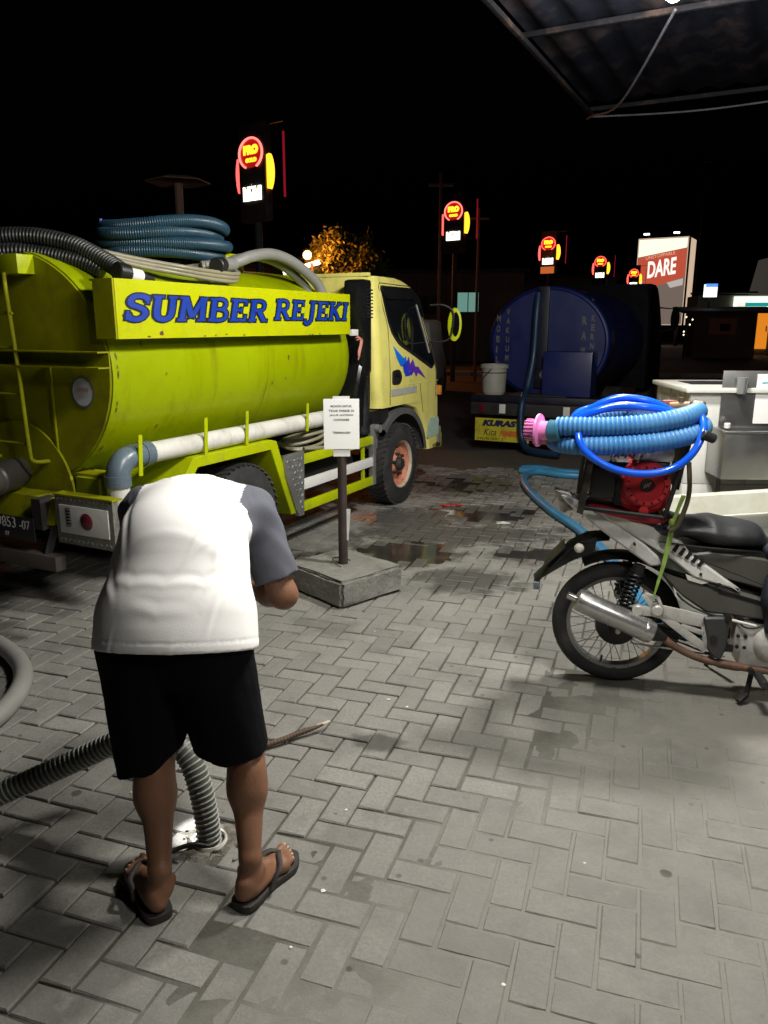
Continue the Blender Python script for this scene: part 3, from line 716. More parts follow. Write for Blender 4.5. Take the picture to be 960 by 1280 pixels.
# lower part ahead of the wheel arch
def archx(z): return .12 + math.sqrt(max(0, .585 ** 2 - (z - .33) ** 2)) + .02
zl = [.42, .5, .6, .7, .8, .86, .915]
cabm.loft([rrect(min(archx(z), .9), xf(z), .845, .12, z) for z in zl])
cabo = cabm.build('cab', cream, truck, 35)
def skin(pts, off): return [(x, -(hw(z) + off), z) for x, z in pts]
def panel(name, pts, off, mat, parent, thick=.006, step=None):
    """a sheet that follows the cab side, with thickness"""
    n = len(pts); mb = MB(); a = skin(pts, off); b = skin(pts, off - thick)
    cx = sum(p[0] for p in pts) / n; cz = sum(p[1] for p in pts) / n
    mb.add(a + b, [tuple(range(n))] + [(i, (i + 1) % n, n + (i + 1) % n, n + i) for i in range(n)]); return mb.build(name, mat, parent, None)
def strip(name, pts, wdt, off, mat, parent, closed=False):
    mb = MB(); path = [(x, -(hw(z) + off), z) for x, z in pts]; mb.tube(path, wdt, 6, closed=closed); return mb.build(name, mat, parent, None)
def rnd(pts, r=.05, k=4):
    out = []
    for i, p in enumerate(pts):
        a, b, c = Vector(pts[i - 1]), Vector(p), Vector(pts[(i + 1) % len(pts)])
        q = min(r, (a - b).length * .45, (c - b).length * .45); s0 = b + (a - b).normalized() * q; s1 = b + (c - b).normalized() * q
        for j in range(k + 1):
            t = j / k; w = s0.lerp(b, t).lerp(b.lerp(s1, t), t); out.append((w.x, w.y))
    return out
win = rnd([(-.165, 1.905), (.40, 1.905), (.52, 1.84), (.845, 1.262), (.80, 1.235), (.10, 1.475), (-.02, 1.56), (-.085, 1.66)], .05)
seam_m = M('door_gap', (.05, .045, .02), .8)
door = strip('door_seam', [(-.115, .93), (-.115, 1.2), (-.115, 1.6), (-.175, 1.75), (-.215, 1.93), (-.17, 1.965), (.43, 1.96), (.56, 1.86), (.88, 1.27), (.915, 1.18), (.90, .93)], .0048, .0, seam_m, cabo)
strip('crease', [(-.11, 1.085), (.3, 1.085), (.96, 1.085)], .004, -.001, cream, cabo)
wf = panel('window_frame', rnd([(-.20, 1.935), (.415, 1.935), (.545, 1.855), (.880, 1.252), (.80, 1.20), (.08, 1.445), (-.05, 1.54), (-.115, 1.655)], .05), .0035, black_pl, cabo)
wg = panel('window', win, .0065, glass_d, cabo)
# things seen through / in the window: seat headrest, A pillar inside, far window glow
strip('pillar', [(.50, 1.80), (.62, 1.58), (.735, 1.36)], .009, .006, M('pillar_grey', (.30, .30, .28), .5), cabo)
panel('quarter_glass_bar', [(.33, 1.395), (.36, 1.385), (.40, 1.58), (.375, 1.60)], .0075, black_pl, cabo, .003)
panel('window_visor', rnd([(-.19, 1.945), (.42, 1.945), (.555, 1.86), (.64, 1.70), (.60, 1.70), (.49, 1.83), (.40, 1.845), (-.14, 1.835)], .03), .020, black_sm, cabo, .014)
panel('sill_trim', [(-.10, 1.005), (.44, 1.005), (.44, 1.065), (-.10, 1.065)], .005, M('reflective_grey', (.42, .42, .38), .35, var=.15, vscale=30, dirt=(.3, .28, .2), damt=.5, dscale=25), cabo)
hd = panel('door_handle', rnd([(-.075, 1.105), (.075, 1.105), (.115, 1.15), (.09, 1.215), (.04, 1.235), (-.075, 1.225)], .03), .010, black_pl, cabo, .012)
MB().box((.0, -.862, 1.185), (.10, .012, .022), bev=.005).build('lever', black_sm, hd)
panel('teal_patch', rnd([(.70, .53), (.985, .54), (.99, .70), (.93, .745), (.86, .72), (.75, .73), (.71, .65)], .03), .0045, M('teal_primer', (.36, .50, .42), .6, var=.15, vscale=20, dirt=(.5, .48, .2), damt=.5, dscale=12), cabo, .003)
panel('corner_panel_seam', [(.52, 1.08), (.527, 1.08), (.60, .80), (.593, .80)], .003, seam_m, cabo, .002)
# lightning decal
db = M('decal_blue', (.01, .18, .80), .4); dv = M('decal_violet', (.10, .03, .42), .4)
panel('decal', [(-.035, 1.44), (.06, 1.385), (.17, 1.325), (.21, 1.345), (.25, 1.235), (.20, 1.235), (.17, 1.255), (.10, 1.26), (.03, 1.33)], .004, db, cabo, .003)
panel('decal', [(.20, 1.27), (.27, 1.335), (.30, 1.265), (.36, 1.315), (.40, 1.245), (.48, 1.235), (.645, 1.12), (.47, 1.185), (.43, 1.15), (.38, 1.20), (.32, 1.165), (.29, 1.215), (.19, 1.19)], .0052, dv, cabo, .003)
panel('decal', [(.14, 1.27), (.23, 1.30), (.26, 1.20), (.32, 1.22), (.30, 1.17), (.20, 1.165), (.16, 1.21)], .0064, M('decal_mid', (.02, .05, .60), .4), cabo, .003)
# wheel arch lip
al = []; 
for i in range(22):
    a = R(8 + 128 * i / 21); al.append((.12 + .535 * math.cos(a) + .03, .37 + .515 * math.sin(a)))
lip = MB(); n = len(al)
lip.add([(x, -.853, z) for x, z in al] + [(.12 + (x - .12) * .90 - .0, -.853, .33 + (z - .33) * .90) for x, z in al] + [(x, -.58, z) for x, z in al], [(i, i + 1, n + i + 1, n + i) for i in range(n - 1)] + [(i, i + 1, 2 * n + i + 1, 2 * n + i) for i in range(n - 1)])
lip.build('wheel_arch', M('arch_grey', (.09, .09, .088), .6, var=.2), cabo, 30)
MB().prism([(-.44, .905), (-.10, .905), (-.10, .84), (-.05, .80), (-.2, .78), (-.42, .80)], -.60, -.82).build('step_plate', black_pl, cabo)
MB().box((1.02, -.78, .53), (.10, .14, .19), bev=.03).build('bumper_end', M('bumper_grey', (.20, .20, .17), .5, var=.2), cabo)
MB().box((1.09, -.0, .47), (.10, 1.66, .16), bev=.03).build('bumper', lime_b, cabo)
MB().box((.95, -.83, .44), (.22, .03, .05), bev=.008).build('side_step', chassis_m, cabo)
MB().box((1.045, -.80, .98), (.05, .10, .10), bev=.02).build('indicator', M('amber_lens', (.5, .18, .03), .3), cabo)
rr_ = MB()
rr_.box((-.28, 0, 2.03), (.05, 1.46, .03), bev=.006)
for y in (-.55, -.2, .2, .55): rr_.box((-.24, y, 2.035), (.10, .04, .025))
rr_.build('roof_gutter', cream, cabo)
# windscreen (front, mostly out of view) and rear cab window
MB().loft([[(xf(z) + .006, -.66, z), (xf(z) + .006, .66, z), (xf(z) - .004, .66, z), (xf(z) - .004, -.66, z)] for z in (1.26, 1.45, 1.6, 1.75, 1.88)]).build('windscreen', glass_d, cabo, None)
MB().box((-.352, 0, 1.66), (.008, 1.0, .34)).build('rear_window', glass_d, cabo)
# door mirror on its arm
mi = MB().tube(spline([(.70, -.86, 1.80), (.74, -.98, 1.80), (.78, -1.06, 1.74), (.76, -1.07, 1.60), (.74, -1.03, 1.48), (.70, -.86, 1.46)], .02), .010, 8).build('mirror_arm', black_pl, cabo)
rim = [(.066 * math.cos(2 * math.pi * k / 28), .155 * math.sin(2 * math.pi * k / 28)) for k in range(28)]
mq = frame((.82, -1.07, 1.62), (.28, -.96, 0), (0.10, .03, 1))
MB().loft([[mq @ Vector((x * f, y * f, zz)) for x, y in rim] for f, zz in ((.55, -.055), (.9, -.03), (1, 0), (1.0, .028), (.92, .032))]).build('mirror', lime_b, cabo, 50)
MB().add([mq @ Vector((x * .55 + .010, y * .74, .0335)) for x, y in rim], [tuple(range(28))]).build('mirror_glass', M('mirror_dark', (.05, .05, .05), .03, .9, rvar=0), cabo, None)
# intake stack, air cleaner, gear behind the cab
sn = MB(); sn.box((-.455, -.715, 1.60), (.13, .20, .76), bev=.03); sn.prism([(-.56, 1.30), (-.39, 1.30), (-.39, .95), (-.44, .78), (-.62, .78), (-.66, 1.05)], -.50, -.80, .02)
snk = sn.build('intake_stack', black_sm, truck)
for k in range(9): MB().box((-.435, -.818, 1.68 + k * .027), (.085, .014, .012), bev=.003).build('louvre', black_pl, snk)
MB().tube(spline([(-.46, -.72, 1.30), (-.47, -.74, 1.05), (-.48, -.76, .72)], .012), lambda i, t: .075 if i % 2 else .068, 18).build('bellows', black_pl, snk, 60)
MB().cyl((-.66, -.55, .60), (-.66, -.55, 1.0), .15, 24, bev=.02).build('air_cleaner', black_pl, truck)
gb = MB(); gb.box((-.335, -.73, .74), (.14, .17, .15), bev=.015); gb.box((-.33, -.74, .63), (.11, .13, .12), bev=.01); gb.cyl((-.33, -.82, .75), (-.33, -.86, .75), .035, 14)
gb.cyl((-.28, -.75, .80), (-.28, -.75, .86), .02, 10); gb.build('brake_unit', grey_box, truck)
bl = MB()
for k in range(6): bl.lathe([(.0, 0), (.065, .004), (.07, .02), (.062, .036), (0, .04)], 16, Matrix.Translation((-.36, -.74, .31 + k * .04)))
bl.build('spring_stack', rubber, truck)
wr = M('cable_pink', (.55, .22, .16), .5); cb = MB()
for k in range(4): cb.tube(spline([(-.66, -.79 - .008 * k, 1.56 - .02 * k), (-.61 + .012 * k, -.82, 1.50), (-.63, -.81, 1.40 - .02 * k), (-.58, -.80, 1.37 + .03 * k)], .02), .0045, 6)
cb.build('wiring', wr, truck)
MB().box((-.68, -.80, 1.56), (.10, .03, .05), bev=.006).build('junction_box', white_p, truck)
# rear bumper, lamp board, number plate
RX = -3.40
bp_ = MB(); bp_.box((RX, -.685, .605), (.04, .42, .265), bev=.004); lb = bp_.build('lamp_board', M('checker_worn', (.22, .22, .19), .5, .5, var=.3, vscale=30, dirt=(.08, .08, .06), damt=.7), truck)
MB().box((RX + .01, -.685, .742), (.07, .43, .010)).build('top_edge', lime_d, lb)
MB().box((RX - .022, -.685, .612), (.008, .355, .155), bev=.003).build('lamp_panel', white_p, lb)
MB().lathe([(0, .012), (.03, .010), (.046, .0), (.048, -.006)], 28, Matrix.Translation((RX - .027, -.705, .612)) @ Matrix.Rotation(R(-90), 4, 'Y')).build('tail_lamp', red_lens, lb, 50)
gr = MB(); gr.box((RX - .0275, -.575, .625), (.006, .034, .10))
gr.build('grille', hole, lb); 
for k in range(6): MB().box((RX - .032, -.575, .583 + k * .017), (.004, .034, .006)).build('louvre', grey_box, lb)
st2 = MB()
for i in range(12):
    for zz in (.497, .722):
        st2.box((RX - .0215, -.50 - i * .033, zz), (.004, .018, .008), Matrix.Rotation(R(40 if i % 2 else -40), 3, 'X'))
st2.build('stud_pattern', alu, lb, None)
MB().prism([(RX - .02, .56), (RX + .12, .56), (RX + .12, .71), (RX + .02, .70)], -.44, .60, .004).build('cross_member', lime_d, truck)
bb = MB(); bb.box((RX - .02, -.0, .35), (.07, .95, .085), bev=.008); bb.build('bumper_bar', M('bumper_rusty', (.10, .085, .075), .6, .3, var=.3, dirt=(.05, .03, .02), damt=.7), truck)
for y in (-.36, .36): MB().bar((RX - .01, y, .38), (RX + .04, y - .03, .56), .05, .04).build('bumper_stay', chassis_m, truck)
np_ = MB().box((RX - .05, -.10, .525), (.006, .46, .135), bev=.003).build('number_plate', M('plate_black', (.010, .010, .011), .5), truck)
pw = M('plate_white', (.55, .55, .53), .5)
text('plate_number', '9853', (RX - .0545, -.035, .525), (0, -1, 0), (0, 0, 1), .08, pw, np_, width=.15, height=.062, extrude=.0005)
text('plate_number', '-07', (RX - .0545, -.215, .525), (0, -1, 0), (0, 0, 1), .07, pw, np_, width=.085, height=.05, extrude=.0005)
text('plate_date', '07', (RX - .0545, -.09, .475), (0, -1, 0), (0, 0, 1), .03, pw, np_, width=.035, height=.024, extrude=.0005)
# ------------------------------------------------------------ hoses lying on the lime truck (things of their own, placed in truck space)
TM = Matrix.Translation((TW0[0], TW0[1], 0)) @ Matrix.Rotation(TH, 4, 'Z')
def at_truck(name, loc, label, cat, group=None):
    w = TM @ Vector(loc); return empty(name, w, TH, label, cat, group)
hose_teal = M('teal_ribbed_hose', (.020, .058, .090), .35, var=.15, dirt=(.05, .065, .075), damt=.5, dscale=8.)
hose_blk = M('black_ribbed_hose', (.016, .018, .016), .4, var=.3, dirt=(.06, .06, .05), damt=.6, dscale=8.)
hose_gry = M('grey_hose', (.24, .24, .22), .45, var=.15, dirt=(.12, .11, .09), damt=.5)
hose_tan = M('clear_hose_yellowed', (.26, .24, .16), .35, var=.2, dirt=(.2, .17, .1), damt=.5)
TOP = TZ + TB
c1 = at_truck('hose_coil', (-1.78, .12, TOP), 'coil of blue-grey ribbed suction hose stacked on top of the lime tank', 'hose')
mb = MB(); pts = []
turns = 4; rr0 = .041
for k in range(turns * 16 + 1):
    a = 2 * math.pi * k / 16; lev = k / 16
    rx = .47 + .025 * math.sin(lev * 2.3); ry = .36 + .03 * math.cos(lev * 3.1 + 1)
    pts.append((rx * math.cos(a - .4) + .05 * math.sin(lev * 4), ry * math.sin(a - .4), .02 + lev * .062 + .012 * math.sin(a * 2 + lev) + .008 * math.sin(a * 3)))
ribbed(mb, pts, rr0, .0145, .13, 14); mb.build('hose', hose_teal, c1, 60)
mb = MB(); pts = [(.42 * math.cos(2 * math.pi * k / 14 + .3) - .04, .28 * math.sin(2 * math.pi * k / 14 + .3), .03 + .004 * k) for k in range(20)]
ribbed(mb, pts, .038, .0145, .13, 12); mb.build('inner_turn', hose_teal, c1, 60)
bt = M('blue_binding', (.01, .05, .35), .5)
for a in (-.25, 2.6): MB().box((.48 * math.cos(a), .36 * math.sin(a), .13), (.02, .10, .30), Matrix.Rotation(a, 3, 'Z'), .01).build('binding', bt, c1)

c2 = at_truck('suction_hose', (-3.10, -.30, TOP - .08), 'black ribbed hose with white tape arched over the rear of the lime tank', 'hose')
mb = MB(); P2 = [(-.20, .90, -.06), (-.20, .60, .06), (-.17, .36, .12), (-.06, .14, .135), (.03, -.06, .10), (.07, -.20, .04), (.085, -.32, -.02), (.075, -.40, -.060), (.07, -.425, -.070)]
ribbed(mb, P2, .050, .019, .16, 16); mb.build('hose', hose_blk, c2, 60)
mb = MB(); ribbed(mb, [(-.24, .80, -.09), (-.22, .50, .0), (-.16, .22, .05), (-.05, .05, .04), (.04, -.14, .0), (.08, -.25, -.05)], .046, .019, .16, 14); mb.build('hose', hose_blk, c2, 60)
d_ = Vector((.97, -.10, -.13)).normalized(); e0 = Vector((.045, -.425, -.062))
MB().cyl(e0 - d_ * .04, e0 + d_ * .04, .048, 18, bev=.006).build('collar', black_pl, c2)
MB().cyl(e0 + d_ * .04, e0 + d_ * .12, .036, 18).build('white_tape', white_p, c2)
MB().cyl(e0 + d_ * .12, e0 + d_ * .21, .030, 14, .012).build('nozzle', black_pl, c2)

c3 = at_truck('grey_hose', (-1.35, -.50, TOP), 'smooth grey hose looping from tank top down behind the name board', 'hose')
mb = MB()
for k, (dx, dy, dz, r_) in enumerate(((0, 0, 0, .040), (-.02, .10, -.015, .033))):
    mb.tube(spline([(-.55 + dx, .20 + dy, -.03 + dz), (-.385 + dx, .08 + dy, .0 + dz), (-.217 + dx, .02 + dy, .058 + dz), (0 + dx, dy, .086 + dz), (.225 + dx, -.02 + dy, .05 + dz), (.42 + dx, -.05 + dy, -.04 + dz), (.53 + dx, -.08 + dy, -.14 + dz), (.58 + dx, -.1 + dy, -.35 + dz)], .02), r_, 16)
mb.build('hose', hose_gry, c3, 60)

c4 = at_truck('thin_hose_bundle', (-2.30, -.52, 1.86), 'bundle of thin yellowed clear hose lying over the name board top', 'hose')
mb = MB()
for k in range(3):
    mb.tube(spline([(-.75, .28 + .03 * k, .20 + .012 * k), (-.40, .06 + .02 * k, .10 + .022 * k), (-.13, -.06 - .005 * k, .06 + .020 * k), (.17, -.10, .036 + .024 * k), (.38 + .015 * k, -.08, .04 + .024 * k), (.43 - .012 * k, .0, .085 + .022 * k), (.30, .10, .13 + .012 * k)], .02), .0135, 10)
mb.build('hose', hose_tan, c4, 60)
MB().cyl((.26, -.06, .135), (.42, -.03, .15), .045, 16, bev=.006).build('coupling', hose_gry, c4)
MB().cyl((.17, -.09, .125), (.27, -.055, .137), .05, 16, bev=.006).build('clamp', black_pl, c4)
c5 = at_truck('thin_hose_coil', (-1.24, -.66, .70), 'small coil of thin yellowed hose on the side guard behind the notice', 'hose')
mb = MB()
for k in range(4): mb.tube(spline([(.24 * math.cos(2 * math.pi * j / 12) * (1 - .06 * k), .14 * math.sin(2 * math.pi * j / 12), .03 + .022 * k + .03 * math.sin(2 * math.pi * j / 12 + k)) for j in range(12)], .02, True), .013, 10, True)
mb.tube(spline([(-.22, -.14, .03), (-.05, -.20, .02), (.08, -.20, .0), (.16, -.215, -.02)], .02), .015, 10)
mb.build('hose', hose_tan, c5, 60)
# ------------------------------------------------------------ man bending over the drain
skin_m = M('skin', (.21, .10, .055), .5, var=.14, vscale=9., dirt=(.15, .068, .036), damt=.5, dscale=7., bump=.12, bscale=160., spec=.4)
shirt_m = M('white_cotton', (.86, .85, .83), .85, var=.02, bump=.08, bscale=300., rvar=.03)
sleeve_m = M('grey_cotton', (.095, .10, .125), .85, var=.08, bump=.25, bscale=420., rvar=.03)
short_m = M('black_fabric', (.003, .0033, .005), .95, spec=.12, var=.25, vscale=5., bump=.3, bscale=350., rvar=.05)
hair_m = M('black_hair', (.008, .007, .007), .5, var=.3, vscale=60., bump=.6, bscale=220.)
BASE = np.array([-.50, 1.95, 0.])
man = empty('person', tuple(BASE), 0, 'man in sandals, white grey-sleeved shirt and black shorts bent over the drain', 'person')
A = np.array
hipL, hipR = A([-.665, 1.985, .80]), A([-.495, 1.985, .80])
kneL, kneR = A([-.672, 2.035, .435]), A([-.412, 2.065, .435])
ankL, ankR = A([-.630, 1.858, .085]), A([-.384, 1.905, .085])
shL, shR = A([-.745, 2.345, 1.04]), A([-.415, 2.345, 1.04])
elL, elR = A([-.83, 2.46, .815]), A([-.318, 2.30, .79])
wrL, wrR = A([-.69, 2.60, .66]), A([-.455, 2.475, .745])
S = SDF((-.98, 1.72, -.005), (-.18, 2.85, 1.28), .0052)
# trunk
S.cone((-.58, 1.975, .83), (-.58, 2.10, .97), .125, .125, .04, ((1, 0, 0), 1.25)); S.cone((-.58, 2.10, .96), (-.58, 2.30, 1.04), .125, .13, .05, ((1, 0, 0), 1.3))
S.cone((-.75, 2.33, 1.05), (-.41, 2.33, 1.05), .07, .07, .06)
S.cone((-.58, 2.38, 1.05), (-.575, 2.50, 1.01), .060, .058, .03)                                   # neck
S.ball((-.572, 2.585, .975), (.076, .098, .105), .03); S.ball((-.570, 2.625, .92), (.06, .07, .075), .03)   # skull, jaw
S.cone((-.57, 2.70, .94), (-.57, 2.715, .915), .012, .016, .012)                                    # nose
for sx in (-1, 1): S.ball((-.572 + sx * .079, 2.575, .95), (.014, .026, .034), .008)                # ears
S.ball((-.57, 2.685, .875), (.024, .014, .010), .008)
for h, k, a, sgn in ((hipL, kneL, ankL, -1), (hipR, kneR, ankR, 1)):
    S.cone(h, k, .092, .058, .04)
    S.cone(k, k * .62 + a * .38 + A([0, -.012, 0]), .054, .056, .03)                                  # calf bulge to the back
    S.ball(k * .66 + a * .34 + A([sgn * .006, -.026, .01]), (.047, .046, .10), .035)
    S.cone(k * .62 + a * .38, a + A([0, 0, .05]), .049, .031, .02); S.cone(a + A([0, 0, .05]), a, .031, .032, .012)
    S.ball(a + A([-.027, .01, .005]), .014, .012); S.ball(a + A([.027, .012, .01]), .014, .012)         # ankle bones
for s_, e_, w_ in ((shL, elL, wrL), (shR, elR, wrR)):
    S.cone(s_, e_, .056, .043, .03); S.cone(e_, e_ * .6 + w_ * .4, .043, .043, .02); S.cone(e_ * .6 + w_ * .4, w_, .042, .027, .02)
feet = []
for heel, toe, sgn in ((A([-.628, 1.822]), A([-.742, 1.985]), -1), (A([-.405, 1.862]), A([-.295, 2.058]), 1)):
    f = (toe - heel) / np.linalg.norm(toe - heel); g = A([f[1], -f[0]]); zf = .024   # g: to the foot's right
    Lf = .235
    P3 = lambda u, v, z: A([heel[0] + f[0] * u * Lf + g[0] * v, heel[1] + f[1] * u * Lf + g[1] * v, zf + z])
    S.cone(P3(.05, 0, .024), P3(.09, 0, .045), .027, .027, .010)
    an = ankL if sgn < 0 else ankR
    S.cone(P3(.10, 0, .045), an, .027, .030, .014)
    S.cone(an + A([0, 0, -.015]), P3(.52, -.006 * sgn, .034), .030, .023, .018); S.cone(P3(.16, .002, .022), P3(.70, 0, .016), .025, .024, .015, ((g[0], g[1], 0), 1.35))
    S.cone(P3(.70, -.024, .014), P3(.70, .024, .014), .020, .020, .02)
    inner = -sgn
    for k, (v, u1, r) in enumerate(((.031, 1.03, .0125), (.0135, 1.02, .0085), (-.0015, .985, .0082), (-.016, .94, .008), (-.0295, .885, .008))):
        S.cone(P3(.70, v * inner * .95, .014), P3(u1 - .06, v * inner, .013), r * .95, r * .95, .008); S.cone(P3(u1 - .06, v * inner, .013), P3(u1, v * inner, .009), r, r * .9, .004)
    feet.append((heel, f, g, sgn, P3, inner))
def hand(w, fdir, up, side, curl):
    """palm plus five bent fingers; fdir along the palm, up = back of the hand, side = thumb side"""
    f = A(fdir, float); f /= np.linalg.norm(f); u = A(up, float); u -= f * (u @ f); u /= np.linalg.norm(u); t = np.cross(f, u) * side
    for q in (-.026, -.009, .009, .026): S.cone(w, w + f * .085 + t * q, .017, .0115, .012)
    for q, L_ in ((.030, .060), (.010, .070), (-.010, .066), (-.030, .052)):
        a = w + f * .088 + t * q; b = a + (f * math.cos(curl) - u * math.sin(curl)) * L_ * .45
        c = b + (f * math.cos(curl * 2) - u * math.sin(curl * 2)) * L_ * .32; e = c + (f * math.cos(curl * 2.7) - u * math.sin(curl * 2.7)) * L_ * .25
        S.cone(a, b, .0098, .009, .004); S.cone(b, c, .009, .0083, .003); S.cone(c, e, .0083, .0072, .003)
    a = w + f * .025 + t * .022; b = a + (f * .6 + t * .7 - u * .25) * .045; c = b + (f * .85 + t * .2 - u * .5) * .034
    S.cone(a, b, .015, .0115, .01); S.cone(b, c, .0112, .009, .004)
hand(wrL, (.35, .35, -.85), (-.6, .7, .1), 1, .55)
hand(wrR, (-.62, .6, -.40), (.45, .75, .35), -1, .75)
V, Q = S.nets()
body = np_mesh('body', V, Q, skin_m, man, 180, BASE)
# toenails
nail = M('toenail', (.36, .22, .16), .35)
for heel, f, g, sgn, P3, inner in feet:
    for k, (v, u1, r) in enumerate(((.031, 1.03, .0085), (.0135, 1.02, .0055), (-.0015, .985, .005), (-.016, .94, .005), (-.0295, .885, .0045))):
        c = P3(u1 - .01, v * inner, .0205 if k == 0 else .0175) - BASE; ang = math.atan2(f[1], f[0])
        MB().lathe([(0, .002), (r * .7, .0016), (r, 0)], 10, Matrix.Translation(c) @ Matrix.Rotation(ang, 4, 'Z') @ Matrix.Scale(1.2, 4, (1, 0, 0))).build('toenail', nail, body, 60)
# hair
Hs = SDF((-.70, 2.42, .82), (-.44, 2.75, 1.14), .005); Hs.ball((-.572, 2.572, .988), (.086, .104, .112), .01); Hs.cut((-.57, 2.63, .92), (0, .75, -.66)); Hs.cut((-.57, 2.5, .905), (0, -.2, -1))
V, Q = Hs.nets(); V = V + (vnoise(V, 70, 3) * .0035)[:, None] * (V - A([-.572, 2.572, .988])) / .1; np_mesh('hair', V, Q, hair_m, man, 180, BASE)
# shorts
C = SDF((-.92, 1.72, .33), (-.24, 2.32, 1.05), .0055)
C.cone((-.585, 1.995, .80), (-.58, 2.05, .90), .140, .125, .03, ((1, 0, 0), 1.28))
C.cone((-.668, 1.985, .79), (-.655, 1.985, .80), .124, .124, .03); C.cone((-.495, 1.985, .79), (-.50, 1.985, .80), .124, .124, .03)
C.cone((-.672, 1.982, .77), (-.680, 2.02, .36), .122, .098, .02, ((0, 1, 0), 1.05)); C.cone((-.492, 1.982, .77), (-.440, 2.045, .36), .120, .104, .02, ((0, 1, 0), 1.08))
C.ball((-.645, 1.925, .77), (.09, .080, .10), .05); C.ball((-.51, 1.925, .77), (.09, .080, .10), .05)
X, Y, Z = C.grid()
left = X < -.575
hem = np.where(left, .392 + (X + .69) * .42 + .10 * np.maximum(0, X + .645), .425 - (X + .43) * .06)
hem = hem + .006 * np.sin(X * 60) + (Y - 2.0) * .10
C.F = np.maximum(C.F, (hem - Z).astype(np.float32)); C.cut((-.58, 1.99, .93), (0, .55, .83))
# hollow legs so the hem is an opening
inn = C.F + .012
holez = np.maximum(inn, Z - .60); C.F = np.maximum(C.F, -holez).astype(np.float32)
V, Q = C.nets()
fold = vnoise(V * A([1, 1, .35]), 34, 7) * .0045 + vnoise(V * A([1, 1, .6]), 75, 9) * .0016
nrm = V - A([0, 2.0, 0]); nrm[:, 0] -= np.where(V[:, 0] < -.58, -.685, -.46); nrm[:, 2] = 0; nrm /= np.linalg.norm(nrm, axis=1)[:, None] + 1e-6
V = V + nrm * (fold * np.clip((.95 - V[:, 2]) * 4, 0, 1))[:, None]
np_mesh('shorts', V, Q, short_m, man, 180, BASE)
# shirt
T = SDF((-.97, 1.72, .70), (-.19, 2.62, 1.32), .005)
T.cone((-.572, 1.975, .78), (-.575, 2.08, .95), .165, .150, .03, ((1, 0, 0), 1.20)); T.cone((-.575, 2.08, .95), (-.58, 2.27, 1.045), .148, .135, .05, ((1, 0, 0), 1.19))
T.cone((-.725, 2.31, 1.05), (-.435, 2.31, 1.05), .088, .088, .06); T.ball((-.58, 2.18, 1.05), (.17, .18, .10), .06)
T.cone((-.58, 2.36, 1.06), (-.578, 2.44, 1.07), .095, .08, .03)
T.cone((-.568, 1.955, .77), (-.572, 1.985, .84), .150, .150, .05, ((1, 0, 0), 1.44))
T.cone(shL, shL * .3 + elL * .7, .080, .072, .035); T.cone(shR, shR * .22 + elR * .78, .080, .070, .035)
# hems: waist, sleeves, neck
T.cut((-.58, 1.81, .808), (0, -.30, -.95)); 
X, Y, Z = T.grid()
for s_, e_, fr in ((shL, elL, .74), (shR, elR, .80)):
    c = s_ * (1 - fr) + e_ * fr; dv = (e_ - s_) / np.linalg.norm(e_ - s_)
    dd = (X - c[0]) * dv[0] + (Y - c[1]) * dv[1] + (Z - c[2]) * dv[2]
    near = (np.sqrt((X - c[0]) ** 2 + (Y - c[1]) ** 2 + (Z - c[2]) ** 2) < .17) & ((X < -.72) | (X > -.425))
    T.F = np.where(near, np.maximum(T.F, dd), T.F).astype(np.float32)
T.cut((-.578, 2.45, 1.06), (0, 1, 0))
V, Q = T.nets()
# cloth: creases running from the armpits to the waist, soft folds over the hem
cen = A([-.58, 2.16, .98]); nrm = V - cen; nrm[:, 1] *= .6; nrm /= np.linalg.norm(nrm, axis=1)[:, None] + 1e-6
side_w = np.clip((np.abs(V[:, 0] + .58) - .07) / .10, 0, 1); low_w = 0
fold = (np.sin((V[:, 0] * 30 + V[:, 1] * 62 - V[:, 2] * 22)) * .5 + vnoise(V, 48, 4)) * .0 + vnoise(V, 10, 2) * .0022 + np.exp(-((V[:, 0] + .415 - .55 * (V[:, 1] - 2.1)) / .006) ** 2) * np.exp(-((V[:, 1] - 2.08) / .07) ** 2) * .0035 + np.exp(-((V[:, 0] + .45 - .45 * (V[:, 1] - 2.1)) / .005) ** 2) * np.exp(-((V[:, 1] - 2.02) / .06) ** 2) * .003 + np.exp(-((V[:, 0] + .48 - .9 * (V[:, 1] - 1.98)) / .006) ** 2) * np.exp(-((V[:, 1] - 1.96) / .05) ** 2) * .003
ridge = np.exp(-((V[:, 1] - 1.975 - .05 * (V[:, 0] + .55) ** 2 * 9) / .012) ** 2) * np.exp(-((V[:, 0] + .56) / .11) ** 2) * (V[:, 2] > .86) * .0025
sl_w = ((V[:, 0] > -.40) | (V[:, 0] < -.76)); cen_y = V[:, 1]; fold += sl_w * (cen_y > 2.16) * (np.sin(V[:, 2] * 62 + V[:, 1] * 50 + 3 * np.sin(V[:, 0] * 22)) * .0030)
hemd = -.30 * (V[:, 1] - 1.81) - .95 * (V[:, 2] - .808)
fold = fold + .0016 * (hemd > -.024) * (V[:, 1] < 2.15) - .0018 * np.exp(-((hemd + .026) / .003) ** 2) * (V[:, 1] < 2.15)
